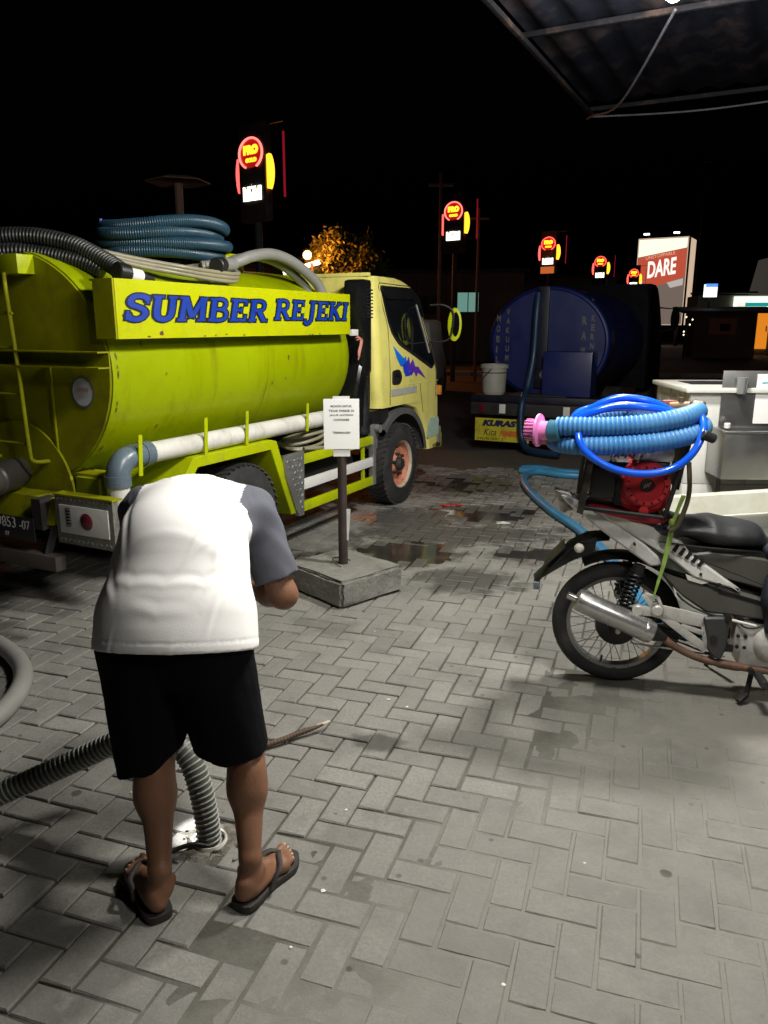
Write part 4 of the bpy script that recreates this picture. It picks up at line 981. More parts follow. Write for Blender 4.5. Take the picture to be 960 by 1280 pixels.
def crease(pts, w, amp):
    # signed distance to a polyline drawn on the back, turned into a sharp fold with a valley beside it
    P = [np.array(p) for p in pts]; best = np.full(len(V), 9.); sg = np.zeros(len(V)); tt = np.zeros(len(V)); n = len(P) - 1
    for i in range(n):
        ab = P[i + 1] - P[i]; q = V[:, :2] - P[i]; t = np.clip((q @ ab) / (ab @ ab), 0, 1); d = q - t[:, None] * ab; dist = np.hypot(d[:, 0], d[:, 1]); m = dist < best
        best[m] = dist[m]; sg[m] = np.sign(ab[0] * q[m, 1] - ab[1] * q[m, 0]); tt[m] = (i + t[m]) / n
    u = best * sg; env = np.sin(np.pi * np.clip(tt, .02, .98)) ** .7
    return amp * env * (np.exp(-(u / w) ** 2) - .85 * np.exp(-((u - 1.7 * w) / w) ** 2)) * (V[:, 2] > .80)
for pts, w, amp in (([(-.73, 1.99), (-.66, 1.945), (-.57, 1.93), (-.47, 1.95), (-.42, 1.99)], .009, .0055), ([(-.66, 1.905), (-.58, 1.885), (-.49, 1.895)], .008, .0045), ([(-.405, 2.25), (-.42, 2.12), (-.455, 2.0), (-.50, 1.93)], .008, .006), ([(-.40, 2.15), (-.43, 2.03), (-.47, 1.93)], .007, .005), ([(-.41, 2.03), (-.44, 1.93), (-.46, 1.88)], .006, .0045),
                    ([(-.755, 2.22), (-.735, 2.10), (-.70, 2.0)], .008, .005), ([(-.765, 2.10), (-.74, 1.99), (-.71, 1.93)], .008, .0045), ([(-.70, 1.90), (-.73, 1.86), (-.745, 1.83)], .007, .004), ([(-.46, 2.33), (-.50, 2.25), (-.56, 2.22)], .010, .004), ([(-.70, 2.33), (-.65, 2.26), (-.60, 2.24)], .010, .0035), ([(-.53, 1.86), (-.55, 1.84), (-.58, 1.83)], .007, .003)):
    fold = fold + crease([(a_, b_ - (.045 if abs(a_ + .58) < .17 and b_ < 2.1 else .0)) for a_, b_ in pts], w, amp * .58)
V = V + nrm * (fold + ridge)[:, None]
cqs = V[Q].mean(axis=1)
# raglan seam: from the neck down to the armpit
seamR = (cqs[:, 0] + .58) - (.075 + (2.44 - cqs[:, 1]) * .62) > 0
seamL = -(cqs[:, 0] + .58) - (.085 + (2.44 - cqs[:, 1]) * .62) > 0
armR = (cqs[:, 0] > -.425) & (cqs[:, 1] > 2.20) ; armL = (cqs[:, 0] < -.735) & (cqs[:, 1] > 2.20)
isl = (seamR & (cqs[:, 1] > 2.18) & (cqs[:, 0] > -.46)) | (seamL & (cqs[:, 1] > 2.18) & (cqs[:, 0] < -.70)) | armR | armL
shirt = np_mesh('shirt', V, Q[~isl], shirt_m, man, 180, BASE)
np_mesh('sleeve', V, Q[isl & (cqs[:, 0] > -.58)], sleeve_m, shirt, 180, BASE); np_mesh('sleeve', V, Q[isl & (cqs[:, 0] < -.58)], sleeve_m, shirt, 180, BASE)
# sandals
sole_m = M('brown_black_foam', (.035, .029, .026), .7, var=.2, vscale=20., bump=.2, bscale=200.)
for heel, f, g, sgn, P3, inner in feet:
    out = []
    prof = [(-.07, .0), (-.06, .022), (-.02, .034), (.10, .040), (.30, .038), (.48, .038), (.65, .046), (.80, .050), (.92, .046), (1.02, .036), (1.08, .016), (1.09, 0)]
    o1 = [(u, v) for u, v in prof]; o2 = [(u, -v * (.92 if u > .3 else 1) - (0 if u < .3 else 0)) for u, v in prof[-2:0:-1]]
    ol = [(u - (.05 if (v * inner) < -.02 and u > .8 else 0), v) for u, v in o1 + o2]
    pts = spline([(u * .235, v, 0) for u, v in ol], .012, True); n = len(pts)
    def pt(p, z, gr=0): return P3(p.x / .235, p.y * (1 + gr), z) - BASE
    sd_ = MB().loft([[pt(p, z, gr) for p in pts] for z, gr in ((-.0235, -.02), (-.020, .02), (-.006, .03), (-.0005, 0))]).build('sandal', sole_m, man, 30)
    toe = P3(.80, .010 * inner, .026) - BASE
    for sd2 in (-1, 1):
        e = P3(.34, sd2 * .043, -.004) - BASE; m1 = P3(.55, sd2 * .040, .040) - BASE; m2 = P3(.70, sd2 * .018 + .01 * inner, .047) - BASE
        MB().tube(spline([e, e * .5 + m1 * .5 + A([0, 0, .006]), m1, m2, toe + A([0, 0, .010])], .008), .0085, 8, flat=.55).build('strap', sole_m, sd_, 60)
    MB().cyl(toe + A([0, 0, .012]), toe + A([0, 0, -.03]), .004, 8).build('toe_post', sole_m, sd_)
# torch in the right hand, shining at the drain
tw = wrR + A([-.075, .07, -.075]); tgt = A([-.612, 2.20, 0.]); dr = (tgt - tw) / np.linalg.norm(tgt - tw)
torch = empty('torch', tuple(tw), 0, 'small black torch held in the bent man\'s right hand', 'torch')
z0 = Vector((0, 0, 0)); dv = Vector(dr)
MB().cyl(-dv * .06, dv * .045, .013, 16, bev=.003).build('barrel', black_pl, torch)
hd_ = MB().cyl(dv * .045, dv * .08, .014, 16, .02).build('head', black_pl, torch)
MB().disc(dv * .0805, dv, .017, 16).build('lens', EM('torch_glow', (1, 1, .95), 8.), torch, None)
sl = bpy.data.lights.new('torch_light', 'SPOT'); sl.energy = 90.0; sl.spot_size = R(15); sl.spot_blend = .6; sl.shadow_soft_size = .012
so = bpy.data.objects.new('torch_light', sl); COL.objects.link(so); so.parent = torch; so.location = dv * .09; so.rotation_euler = (-dv).to_track_quat('Z', 'Y').to_euler()
# ------------------------------------------------------------ motorbike (local x forward, y left, z up; its right side faces the camera)
BO = (1.13, 3.32, 0.); BA = R(-12)
silver = M('silver_paint', (.72, .72, .68), .32, .08, var=.08, vscale=5., dirt=(.2, .19, .17), damt=.35, dscale=9., coat=.3)
gunmetal = M('gunmetal_paint', (.10, .105, .095), .35, .1, var=.2, vscale=5., dirt=(.14, .13, .10), damt=.5, dscale=6., coat=.2)
gun2 = M('olive_grey_plastic', (.075, .075, .063), .5, .0, var=.2, vscale=4., dirt=(.13, .12, .09), damt=.5, dscale=5.)
alloy = M('cast_alloy', (.60, .59, .55), .45, .25, var=.15, vscale=14., dirt=(.14, .12, .09), damt=.6, dscale=12.)
brushed = M('brushed_muffler', (.58, .58, .57), .32, .85, var=.12, vscale=7., dirt=(.25, .24, .22), damt=.5, dscale=8.)
rustp = M('rusted_pipe', (.17, .10, .07), .6, .4, var=.35, vscale=14., dirt=(.30, .17, .10), damt=.6, dscale=16.)
seat_m = M('seat_vinyl', (.022, .023, .026), .38, var=.2, vscale=6., bump=.25, bscale=260., dirt=(.06, .06, .06), damt=.4, dscale=6.)
blk = M('black_parts', (.012, .012, .012), .5, .1, var=.3, dirt=(.06, .055, .045), damt=.4, dscale=10.)
bike = empty('motorbike', BO, BA, 'silver and grey underbone motorbike carrying a red water pump on its tail', 'motorbike')
def torus_prof(R0, rt, wy, n=14): return [(R0 + rt * math.cos(2 * math.pi * k / n), wy * math.sin(2 * math.pi * k / n)) for k in range(n + 1)]
def bwheel(x, name):
    c = Matrix.Translation((x, 0, .287)) @ Matrix.Rotation(R(90), 4, 'X')
    w = MB(); w.lathe([(.207, -.024), (.222, -.027), (.226, -.022), (.214, -.012), (.208, 0), (.214, .012), (.226, .022), (.222, .027), (.207, .024), (.203, 0), (.207, -.024)], 56, c)
    w = w.build(name, M('wheel_rim', (.30, .30, .30), .3, .85, var=.15), bike, 40)
    MB().lathe([(.219, -.022), (.240, -.036), (.262, -.037), (.279, -.026), (.287, -.010), (.288, 0), (.287, .010), (.279, .026), (.262, .037), (.240, .036), (.219, .022)], 56, c).build('tyre', rubber, w, 60)
    MB().lathe([(0, -.06), (.035, -.06), (.036, -.045), (.055, -.04), (.062, -.03), (.062, .03), (.05, .04), (.03, .045), (.03, .07), (0, .07)], 28, c).build('hub', alloy, w, 30)
    for k in range(32):
        a = 2 * math.pi * k / 32; sd = 1 if k % 2 else -1; a2 = a + (.62 if (k // 2) % 2 else -.62)
        p = c @ Vector((.052 * math.cos(a2), .052 * math.sin(a2), .028 * sd)); q = c @ Vector((.212 * math.cos(a), .212 * math.sin(a), .006 * sd))
        MB().cyl(p, q, .0019, 5).build('spoke', M('spoke_steel', (.16, .155, .15), .4, .8), w)
    MB().cyl((x - .055, -.002, .287 - .207), (x - .05, -.002, .287 - .172), .005, 8).build('valve', blk, w)
    return w
rw = bwheel(-.06, 'rear_wheel'); fw = bwheel(1.17, 'front_wheel')
MB().lathe([(0, -.075), (.05, -.075), (.09, -.06), (.095, -.03), (.0, -.03)], 28, Matrix.Translation((-.06, 0, .287)) @ Matrix.Rotation(R(-90), 4, 'X')).build('brake_drum', blk, bike, 30)
# swing arm, both sides
for y in (-.085, .085): MB().bar((-.09, y, .287), (.42, y * .8, .30), .03, .05, .008).build('swing_arm', blk, bike)
MB().cyl((-.06, -.13, .287), (-.06, .13, .287), .011, 12).build('axle', alloy, bike)
# shocks
for y in (-.115, .115):
    t0, t1 = Vector((.012, y, .60)), Vector((-.045, y, .385))
    sh = MB(); sh.cyl(t0, t1, .011, 12); sh.cyl(t0, t0.lerp(t1, .22), .026, 14); sh.cyl(t1.lerp(t0, .12), t1, .024, 14); s_o = sh.build('shock_absorber', blk, bike)
    ax = (t1 - t0).normalized(); u = ax.orthogonal().normalized(); v = ax.cross(u); hp = []
    for k in range(150):
        t = k / 149; a = 2 * math.pi * 8.5 * t; hp.append(t0.lerp(t1, .12 + .74 * t) + u * .029 * math.cos(a) + v * .029 * math.sin(a))
    MB().tube(hp, .0058, 7).build('spring', black_sm, s_o, 60)
    MB().cyl(t1 + Vector((0, .02, 0)), t1 - Vector((0, .02, 0)), .022, 14).build('mount', alloy, s_o)
# muffler and exhaust pipe
m0, m1 = Vector((-.250, -.165, .443)), Vector((.086, -.150, .303)); md = (m1 - m0).normalized(); mq = Matrix.Translation(m0) @ md.to_track_quat('Z', 'Y').to_matrix().to_4x4(); mlen = (m1 - m0).length
mf = MB().lathe([(0, .012), (.018, .012), (.036, .0), (.046, .004), (.050, .018), (.0505, mlen - .02), (.048, mlen - .006), (.036, mlen), (0, mlen)], 36, mq).build('muffler', brushed, bike, 35)
MB().lathe([(.0510, mlen - .05), (.0525, mlen - .046), (.0525, mlen - .030), (.0510, mlen - .026)], 36, mq).build('band', brushed, mf)
MB().lathe([(.013, .02), (.0165, .02), (.0165, -.040), (.013, -.040), (.012, .01), (0, .01)], 20, mq).build('tail_tip', M('chrome_tip', (.7, .7, .68), .18, .95), mf, 40)
MB().lathe([(.036, mlen), (.030, mlen + .018), (.020, mlen + .045), (.016, mlen + .06)], 24, mq).build('cone', blk, mf)
pe = m1 + md * .05
MB().tube(spline([pe, (.175, -.145, .250), (.25, -.14, .212), (.33, -.135, .187), (.45, -.13, .170), (.60, -.12, .158), (.72, -.08, .17), (.80, -.02, .22)], .015), lambda i, t: .0165 + .004 * (.35 < t < .47), 14).build('exhaust_pipe', rustp, bike, 60)
MB().bar((.06, -.13, .36), (.02, -.12, .33), .012, .03).build('muffler_bracket', blk, bike)
# foot-rest bracket: cast triangle of webs
fb = MB()
def web(a, b, w): fb.bar((a[0], -.138, a[1]), (b[0], -.138, b[1]), .016, w, .004)
web((.035, .475), (.095, .395), .022); web((.095, .465), (.125, .40), .014); web((.038, .478), (.10, .462), .014)
web((.085, .405), (.30, .372), .06); web((.10, .40), (.315, .240), .036); web((.20, .345), (.30, .315), .022); web((.29, .385), (.318, .245), .03); web((.0, .40), (.10, .40), .045)
fbo = fb.build('footrest_bracket', alloy, bike, 30)
for p in ((.095, .41), (.015, .405)): MB().cyl((p[0], -.132, p[1]), (p[0], -.165, p[1]), .024, 16, bev=.004).build('boss', alloy, fbo)
MB().prism(rnd([(.285, .395), (.375, .402), (.395, .37), (.392, .26), (.372, .20), (.34, .215), (.315, .245), (.31, .30)], .012), -.125, -.158, .008).build('heel_guard', M('guard_grey', (.045, .046, .047), .5, var=.2), bike, 30)
MB().cyl((.335, -.157, .30), (.335, -.165, .30), .016, 16).build('bolt', blk, bike)
for x, z, y1 in ((.385, .400, -.30), (.50, .165, -.33)):
    MB().cyl((x, -.12, z), (x, -.17, z), .013, 12).build('footrest_stem', blk, bike)
MB().cyl((.39, -.16, .395), (.49, -.19, .385), .007, 10).build('footrest', alloy, bike)
pg = MB().cyl((.53, -.15, .150), (.53, -.27, .155), .018, 14, bev=.003).build('rider_footrest', rubber, bike)
MB().bar((.52, -.10, .15), (.50, -.13, .04), .02, .02, .004).build('stand_leg', blk, bike); MB().bar((.50, -.13, .045), (.46, -.16, .02), .03, .02, .004).build('stand_leg', blk, bike)
MB().bar((.46, .12, .20), (.40, .24, .012), .022, .022, .004).build('side_stand', blk, bike)
# engine
eng = MB(); eng.box((.50, -.02, .30), (.15, .20, .15), bev=.025); eng.box((.58, -.02, .24), (.26, .22, .16), bev=.03); eng.cyl((.47, -.06, .33), (.47, -.06, .40), .035, 16, bev=.005)
en = eng.build('engine', M('engine_alloy', (.56, .55, .52), .5, .4, var=.15, dirt=(.16, .14, .1), damt=.6, dscale=14.), bike, 30)
MB().lathe([(0, .03), (.05, .028), (.075, .018), (.085, 0), (.085, -.04)], 32, Matrix.Translation((.585, -.13, .285)) @ Matrix.Rotation(R(90), 4, 'X')).build('clutch_cover', alloy, en, 40)
for k in range(4): MB().cyl((.44 + .03 * (k % 2), -.122, .26 + .05 * (k // 2)), (.44 + .03 * (k % 2), -.130, .26 + .05 * (k // 2)), .008, 8).build('bolt', blk, en)
MB().box((.72, 0, .30), (.22, .15, .14), bev=.02).build('cylinder', alloy, bike)
MB().box((.40, -.125, .25), (.05, .02, .03), bev=.005).build('lever', blk, bike)
# body: both sides mirrored
def both(name, poly, y0, y1, mat, inset=.006, fy=None, sm=30, mirror=True):
    o = MB().prism(poly, -y0, -y1, inset, (lambda x, z: -fy(x, z)) if fy else None).build(name, mat, bike, sm)
    if mirror: MB().prism(poly, y0, y1, inset, fy).build(name, mat, bike, sm)
    return o
tap = lambda x, z: min(0, (x - .05)) * .10 - max(0, z - .62) * .10      # the tail narrows to the rear and top
both('tail_core', [(-.315, .865), (-.12, .815), (.06, .755), (.17, .70), (.30, .625), (.36, .56), (.20, .565), (.06, .60), (-.10, .70), (-.25, .81)], .0, .122, gunmetal, .012, tap)
both('tail_panel', rnd([(-.345, .885), (-.30, .885), (-.10, .775), (.02, .70), (.085, .645), (.10, .61), (.055, .600), (-.12, .715), (-.29, .835)], .012), .10, .133, silver, .008, tap)
both('tail_panel', rnd([(-.20, .835), (-.06, .810), (.06, .770), (.13, .735), (.175, .715), (.22, .66), (.30, .61), (.43, .518), (.30, .548), (.235, .565), (.145, .635), (-.03, .735), (-.15, .80)], .010), .095, .138, silver, .008, tap)
both('side_cover', rnd([(.075, .605), (.16, .572), (.26, .550), (.43, .508), (.66, .45), (.70, .40), (.60, .385), (.40, .40), (.30, .405), (.20, .47), (.11, .555)], .015), .05, .128, gun2, .010)
both('inner_panel', rnd([(.20, .66), (.30, .68), (.52, .66), (.62, .60), (.62, .50), (.44, .545), (.32, .575), (.25, .62)], .012), .04, .118, gun2, .008)
both('silver_flash', rnd([(.20, .575), (.30, .545), (.27, .535), (.21, .55)], .004), .120, .1335, silver, .002)
both('silver_flash', [(.155, .515), (.20, .455), (.188, .45), (.165, .475)], .11, .131, silver, .002)
for k in range(5):
    x = .155 + k * .026; both('vent_slot', [(x, .712 - k * .0165), (x + .012, .706 - k * .0165), (x - .004, .672 - k * .0145), (x - .018, .680 - k * .0145)], .10, .1405, hole, .0, tap, None, False)
for k in range(3): both('stripe', [(.30 + .02 * k, .527 - .012 * k), (.45 + .03 * k, .490 - .012 * k), (.60, .458 - .012 * k), (.60, .451 - .012 * k), (.45 + .03 * k, .482 - .012 * k), (.30 + .02 * k, .522 - .012 * k)], .12, .1295, hole, .0, None, None, False)
# tail lamp, fender, plate
MB().prism(rnd([(-.37, .905), (-.30, .885), (-.26, .83), (-.33, .80)], .01), -.05, .05, .01).build('tail_lamp', M('lens_clear', (.35, .33, .30), .2, var=.2), bike, 30)
fe = MB(); fs = []
for x, z, w in ((-.12, .70, .06), (-.20, .690, .065), (-.275, .645, .065), (-.34, .575, .06), (-.40, .505, .05), (-.43, .472, .045)):
    fs.append([(x, -w, z - .012), (x - .01, -w * .6, z + .012), (x - .012, 0, z + .018), (x - .01, w * .6, z + .012), (x, w, z - .012), (x + .008, w * .6, z + .004), (x + .01, 0, z + .008), (x + .008, -w * .6, z + .004)])
fe.loft(fs).build('rear_fender', blk, bike, 50)
MB().prism(rnd([(-.17, .70), (-.25, .672), (-.325, .60), (-.395, .515), (-.40, .495), (-.345, .535), (-.28, .58), (-.18, .63)], .012), -.058, .058, .008).build('fender_valance', blk, bike, 30)
MB().box((-.352, 0, .600), (.006, .15, .13), Matrix.Rotation(R(42), 3, 'Y'), .003).build('number_plate', M('bike_plate', (.02, .02, .022), .4), bike)
MB().box((-.425, -.02, .452), (.03, .08, .035), bev=.008).build('reflector', M('reflector_grey', (.12, .15, .17), .25), bike)
MB().lathe([(0, 0), (.018, 0), (.022, .02), (.012, .035), (0, .037)], 14, Matrix.Translation((-.25, -.11, .665)) @ Matrix.Rotation(R(90), 4, 'X')).build('indicator', M('indicator_lens', (.6, .58, .5), .2), bike, 40)
# inner mudguard over the wheel
ig = []
for k in range(15):
    a = R(35 + 85 * k / 14); ig.append([(-.06 + q * math.cos(a), y, .287 + q * math.sin(a)) for q, y in ((.315, -.055), (.335, -.03), (.34, .03), (.315, .055), (.325, .03), (.325, -.03))])
MB().loft(ig).build('inner_fender', blk, bike, 50)
# seat
Ss = SDF((-.32, -.17, .64), (.66, .17, .88), .006)
Ss.cone((-.28, 0, .845), (.12, 0, .770), .030, .045, .02, ((0, 1, 0), 2.6)); Ss.cone((.10, 0, .760), (.30, 0, .760), .040, .046, .04, ((0, 1, 0), 2.9)); Ss.cone((.30, 0, .757), (.47, 0, .735), .046, .040, .03, ((0, 1, 0), 2.6)); Ss.cone((.47, 0, .73), (.53, 0, .70), .042, .03, .02, ((0, 1, 0), 2.2))
Ss.ball((.36, 0, .745), (.16, .135, .055), .03)
V, Q = Ss.nets(); np_mesh('seat', V, Q, seat_m, bike, 180)
MB().tube(spline([(.08, -.128, .715), (.22, -.138, .705), (.36, -.136, .698), (.50, -.10, .685)], .02), .004, 8).build('seat_piping', blk, bike)
MB().prism(rnd([(.12, .70), (.50, .685), (.56, .66), (.50, .63), (.28, .64), (.20, .67)], .01), -.105, .105, .01).build('seat_base', blk, bike, 30)
for pts in ([(.10, -.10, .58), (.20, -.135, .46), (.33, -.14, .40), (.46, -.11, .38)], [(.40, -.11, .43), (.45, -.13, .36), (.52, -.13, .36), (.60, -.10, .42)], [(-.05, -.10, .40), (.06, -.11, .33), (.22, -.10, .30), (.40, -.10, .33)], [(.42, -.09, .24), (.34, -.115, .215), (.16, -.12, .27), (-.03, -.10, .285)]):
    MB().tube(spline(pts, .015), .0042, 7).build('cable', blk, bike, 60)
MB().prism(rnd([(-.08, .335), (.30, .335), (.38, .30), (.30, .285), (-.05, .30)], .01), .06, .085, .004).build('chain_guard', blk, bike, 30)
MB().cyl((.0, -.105, .23), (.40, -.105, .20), .004, 8).build('brake_rod', alloy, bike)
for x, z in ((-.02, .70), (.12, .66), (.26, .585), (.34, .545)): MB().cyl((x, -.125, z), (x, -.143, z - .002), .006, 8).build('screw', blk, bike)
# front end (mostly beyond the frame)
both('leg_shield', rnd([(.72, .50), (.85, .62), (.98, .82), (1.03, .80), (1.0, .60), (.96, .42), (.86, .30), (.74, .34)], .03), .02, .17, gunmetal, .015)
MB().tube(spline([(.55, 0, .50), (.75, 0, .48), (.88, 0, .62), (.97, 0, .85)], .03), .035, 14).build('frame_tube', blk, bike)
for y in (-.075, .075): MB().cyl((1.17, y, .287), (.99, y, .80), .02, 14).build('fork_leg', alloy, bike)
fv = []
for k in range(13):
    a = R(20 + 110 * k / 12); fv.append([(1.17 + q * math.cos(a), y, .287 + q * math.sin(a)) for q, y in ((.30, -.055), (.325, -.03), (.33, .03), (.30, .055), (.315, .03), (.315, -.03))])
MB().loft(fv).build('front_fender', silver, bike, 50)
MB().tube(spline([(.86, -.34, 1.0), (.90, -.20, 1.03), (.96, -.06, .95), (.96, .06, .95), (.90, .20, 1.03), (.86, .34, 1.0)], .02), .012, 10).build('handlebar', blk, bike)
for y in (-.33, .33): MB().cyl((.86, y - .05, 1.0), (.86, y + .05, 1.0), .018, 12).build('grip', rubber, bike)
Hh = SDF((.82, -.16, .84), (1.16, .16, 1.10), .008); Hh.ball((.99, 0, .97), (.12, .11, .09), .02); V, Q = Hh.nets(); np_mesh('headlamp_cowl', V, Q, silver, bike, 180)
MB().lathe([(0, .012), (.05, .006), (.065, -.01)], 24, Matrix.Translation((1.095, 0, .97)) @ Matrix.Rotation(R(80), 4, 'Y')).build('headlamp', M('lamp_glass', (.5, .5, .5), .1), bike, 50)
BM = Matrix.Translation(BO) @ Matrix.Rotation(BA, 4, 'Z')
def at_bike(name, loc, label, cat, group=None): return empty(name, BM @ Vector(loc), BA, label, cat, group)
# jacket hung over the front of the seat
jk = at_bike('jacket', (.64, -.10, .40), 'dark navy jacket hanging over the motorbike in front of its seat', 'jacket')
J = SDF((-.18, -.16, -.12), (.26, .18, .36), .006)
J.cone((.0, -.02, .30), (-.02, -.05, .10), .075, .09, .05, ((1, 0, 0), 1.2)); J.cone((-.02, -.05, .12), (-.05, -.05, -.02), .08, .06, .05); J.cone((.08, -.02, .28), (.12, -.04, .0), .09, .085, .05); J.cone((.10, -.03, .02), (.10, -.03, -.06), .08, .06, .05); J.ball((.02, .02, .29), (.15, .12, .06), .04)
V, Q = J.nets(); V = V + np.stack([vnoise(V * A([1, 1, .5]), 55, 21) * .012, vnoise(V * A([1, 1, .45]), 60, 22) * .014, vnoise(V, 40, 23) * .006], 1)
np_mesh('cloth', V, Q, M('navy_cloth', (.010, .013, .026), .8, var=.3, bump=.3, bscale=300.), jk, 180)

# ------------------------------------------------------------ water pump on the tail
red = M('pump_red', (.55, .022, .03), .38, var=.12, vscale=9., dirt=(.22, .02, .02), damt=.5, dscale=12.)
redp = M('red_pad', (.42, .015, .03), .45, var=.15)
pump = at_bike('water_pump', (-.04, 0, .835), 'petrol water pump with red recoil starter strapped on the motorbike tail', 'pump')
fr = MB()
for y in (-.15, .15):
    fr.tube(spline([(-.215, y, .02), (-.205, y, .16), (-.19, y, .275)], .03), .0105, 10); fr.tube(spline([(.13, y, -.01), (.165, y, .15), (.20, y, .30)], .03), .0105, 10)
    fr.tube([(-.215, y, .02), (.13, y, -.01)], .0105, 10); fr.tube([(-.19, y, .275), (.20, y, .30)], .0105, 10)
for x, z in ((-.215, .02), (.13, -.01), (-.19, .275), (.20, .30)): fr.tube([(x, -.15, z), (x, .15, z)], .0105, 10)
fr.build('carry_frame', blk, pump, 60)
MB().box((.195, .02, .20), (.018, .22, .20), Matrix.Rotation(R(8), 3, 'Y'), .004).build('side_plate', blk, pump)
pad = MB(); pts = [(.22 * math.cos(2 * math.pi * k / 36) + (.03 if k < 9 or k > 27 else 0), .13 * math.sin(2 * math.pi * k / 36)) for k in range(36)]
pad.loft([[(x * s, y * s, z - x * .14) for x, y in pts] for s, z in ((.9, -.035), (1, -.028), (1.0, -.012), (.92, -.004))]).build('base_pad', redp, pump, 40)
eb = MB(); eb.box((.03, -.01, .12), (.22, .19, .20), bev=.02); eb.build('engine_block', blk, pump)
ft = MB(); ft.box((.075, .0, .255), (.17, .22, .075), bev=.025); ft.lathe([(0, .02), (.026, .02), (.028, 0)], 18, Matrix.Translation((.03, -.05, .292)))
ft.build('fuel_tank', M('tank_white', (.62, .61, .57), .3, .2, var=.1, dirt=(.35, .33, .28), damt=.5, dscale=14.), pump, 30)
MB().box((-.13, -.03, .14), (.11, .20, .17), bev=.02).build('air_filter', M('filter_black', (.010, .009, .009), .3, var=.2), pump)
MB().lathe([(0, .0), (.07, 0), (.08, .03), (.08, .10), (.05, .12), (0, .12)], 26, Matrix.Translation((-.12, .02, .14)) @ Matrix.Rotation(R(-90), 4, 'X')).build('pump_housing', alloy, pump, 40)
# recoil cover facing the camera
RC = Matrix.Translation((.052, -.112, .125)) @ Matrix.Rotation(R(90), 4, 'X')
sh_ = MB().prism(rnd([(-.06, .03), (-.055, .21), (.02, .235), (.13, .21), (.155, .12), (.15, .02), (.08, -.005), (.0, .0)], .03), -.06, -.112, .018).build('fan_shroud', red, pump, 30)
rc = MB().lathe([(.098, 0), (.096, .022), (.086, .032), (.070, .034), (.066, .028), (.036, .030), (.030, .024), (0, .024)], 44, RC).build('recoil_cover', red, pump, 35)
for k in range(30):
    a = 2 * math.pi * k / 30; c = RC @ Matrix.Rotation(a, 4, 'Z')
    MB().box(c @ Vector((.051, 0, .030)), (.026, .0055, .004), (c.to_3x3())).build('fin', red, rc)
    if k % 2 == 0: MB().box(c @ Vector((.078, 0, .034)), (.012, .006, .003), c.to_3x3()).build('slot', hole, rc)
MB().lathe([(.0, .026), (.028, .026), (.03, .0245)], 26, RC).build('badge', M('badge_dark', (.03, .012, .014), .4), rc, 30)
bdg = MB()
for q in (-.010, 0, .010): bdg.box(RC @ Vector((q, q * .4, .0268)), (.005, .001, .022), Matrix.Rotation(R(25), 3, 'Y'))
bdg.build('badge_mark', M('badge_pale', (.42, .36, .36), .4), rc)
MB().cyl((-.005, -.125, .20), (-.055, -.145, .155), .013, 12, bev=.003).build('pull_handle', red, pump)
MB().cyl((.045, -.11, .02), (.045, -.145, .015), .02, 14).build('drain_boss', red, pump)
cv_ = MB()
for k in range(5): cv_.tube(spline([(-.10 + .03 * k, -.10, .235), (-.09 + .03 * k, -.13, .262 + .008 * (k % 2)), (-.06 + .03 * k, -.12, .275), (-.04 + .03 * k, -.09, .25)], .01), .006, 8)
cv_.build('throttle_linkage', M('chrome_bits', (.5, .5, .48), .25, .9), pump, 60)
# clear plastic sheet edges hanging off the frame
pl = MB(); pl.prism([(-.232, .0), (-.19, .26), (-.17, .25), (-.205, -.01)], -.165, -.168); pl.build('plastic_flap', M('dirty_plastic', (.06, .05, .04), .2, var=.3), pump, None)

# hoses on the pump -----------------------------------------
hb_ = M('blue_ribbed_hose', (.05, .20, .46), .45, var=.12, vscale=6., dirt=(.12, .28, .42), damt=.5, dscale=5.)
hb2 = M('blue_smooth_hose', (.006, .10, .74), .22, var=.1, vscale=5., coat=.2)
coil = at_bike('ribbed_hose_coil', (-.06, 0, 1.155), 'light blue ribbed suction hose coiled above the red water pump', 'hose')
mb = MB(); ribbed(mb, [(-.31, -.165, .048), (-.24, -.185, .052), (-.10, -.205, .058), (.06, -.205, .075), (.18, -.17, .098), (.255, -.07, .112), (.245, .06, .10), (.12, .17, .075), (-.08, .19, .045), (-.24, .12, .01), (-.315, .0, -.018), (-.30, -.12, -.028), (-.20, -.20, -.024), (-.05, -.225, -.014), (.10, -.215, .004), (.22, -.16, .028), (.285, -.05, .045), (.27, .07, .05), (.15, .16, .06), (.0, .15, .10)], .0415, .0185, .12, 16); mb.build('hose', hb_, coil, 60)
clr = MB().cyl((-.345, -.15, .026), (-.295, -.168, .03), .047, 20, bev=.004).build('collar', M('teal_collar', (.03, .13, .2), .4), coil)
pk = M('pink_plastic', (.72, .22, .50), .38, var=.06)
sr = Matrix.Translation((-.345, -.15, .026)) @ Vector((-.95, .31, .0)).to_track_quat('Z', 'Y').to_matrix().to_4x4()
stn = MB().lathe([(.040, -.012), (.041, .035), (.048, .038), (.070, .040), (.072, .048), (.048, .052), (.044, .058), (.040, .095), (.03, .10), (0, .10)], 28, sr).build('strainer', pk, coil, 35)
for k in range(18):
    c = sr @ Matrix.Rotation(2 * math.pi * k / 18, 4, 'Z'); MB().box(c @ Vector((.0435, 0, .078)), (.008, .007, .04), c.to_3x3()).build('fin', pk, stn)
br = M('old_brass', (.16, .10, .05), .5, .6, var=.3, vscale=20.)
vb = MB(); vb.cyl((.16, .02, .118), (.24, -.02, .125), .026, 16, bev=.004); vb.cyl((.24, -.02, .125), (.285, -.04, .118), .036, 16, bev=.006); vb.cyl((.20, 0, .135), (.20, 0, .165), .012, 10); vb.build('valve', br, coil)
MB().box((.155, .03, .135), (.06, .04, .03), Matrix.Rotation(.3, 3, 'Z'), .008).build('clamp', M('clamp_rust', (.25, .08, .05), .6, var=.3), coil)
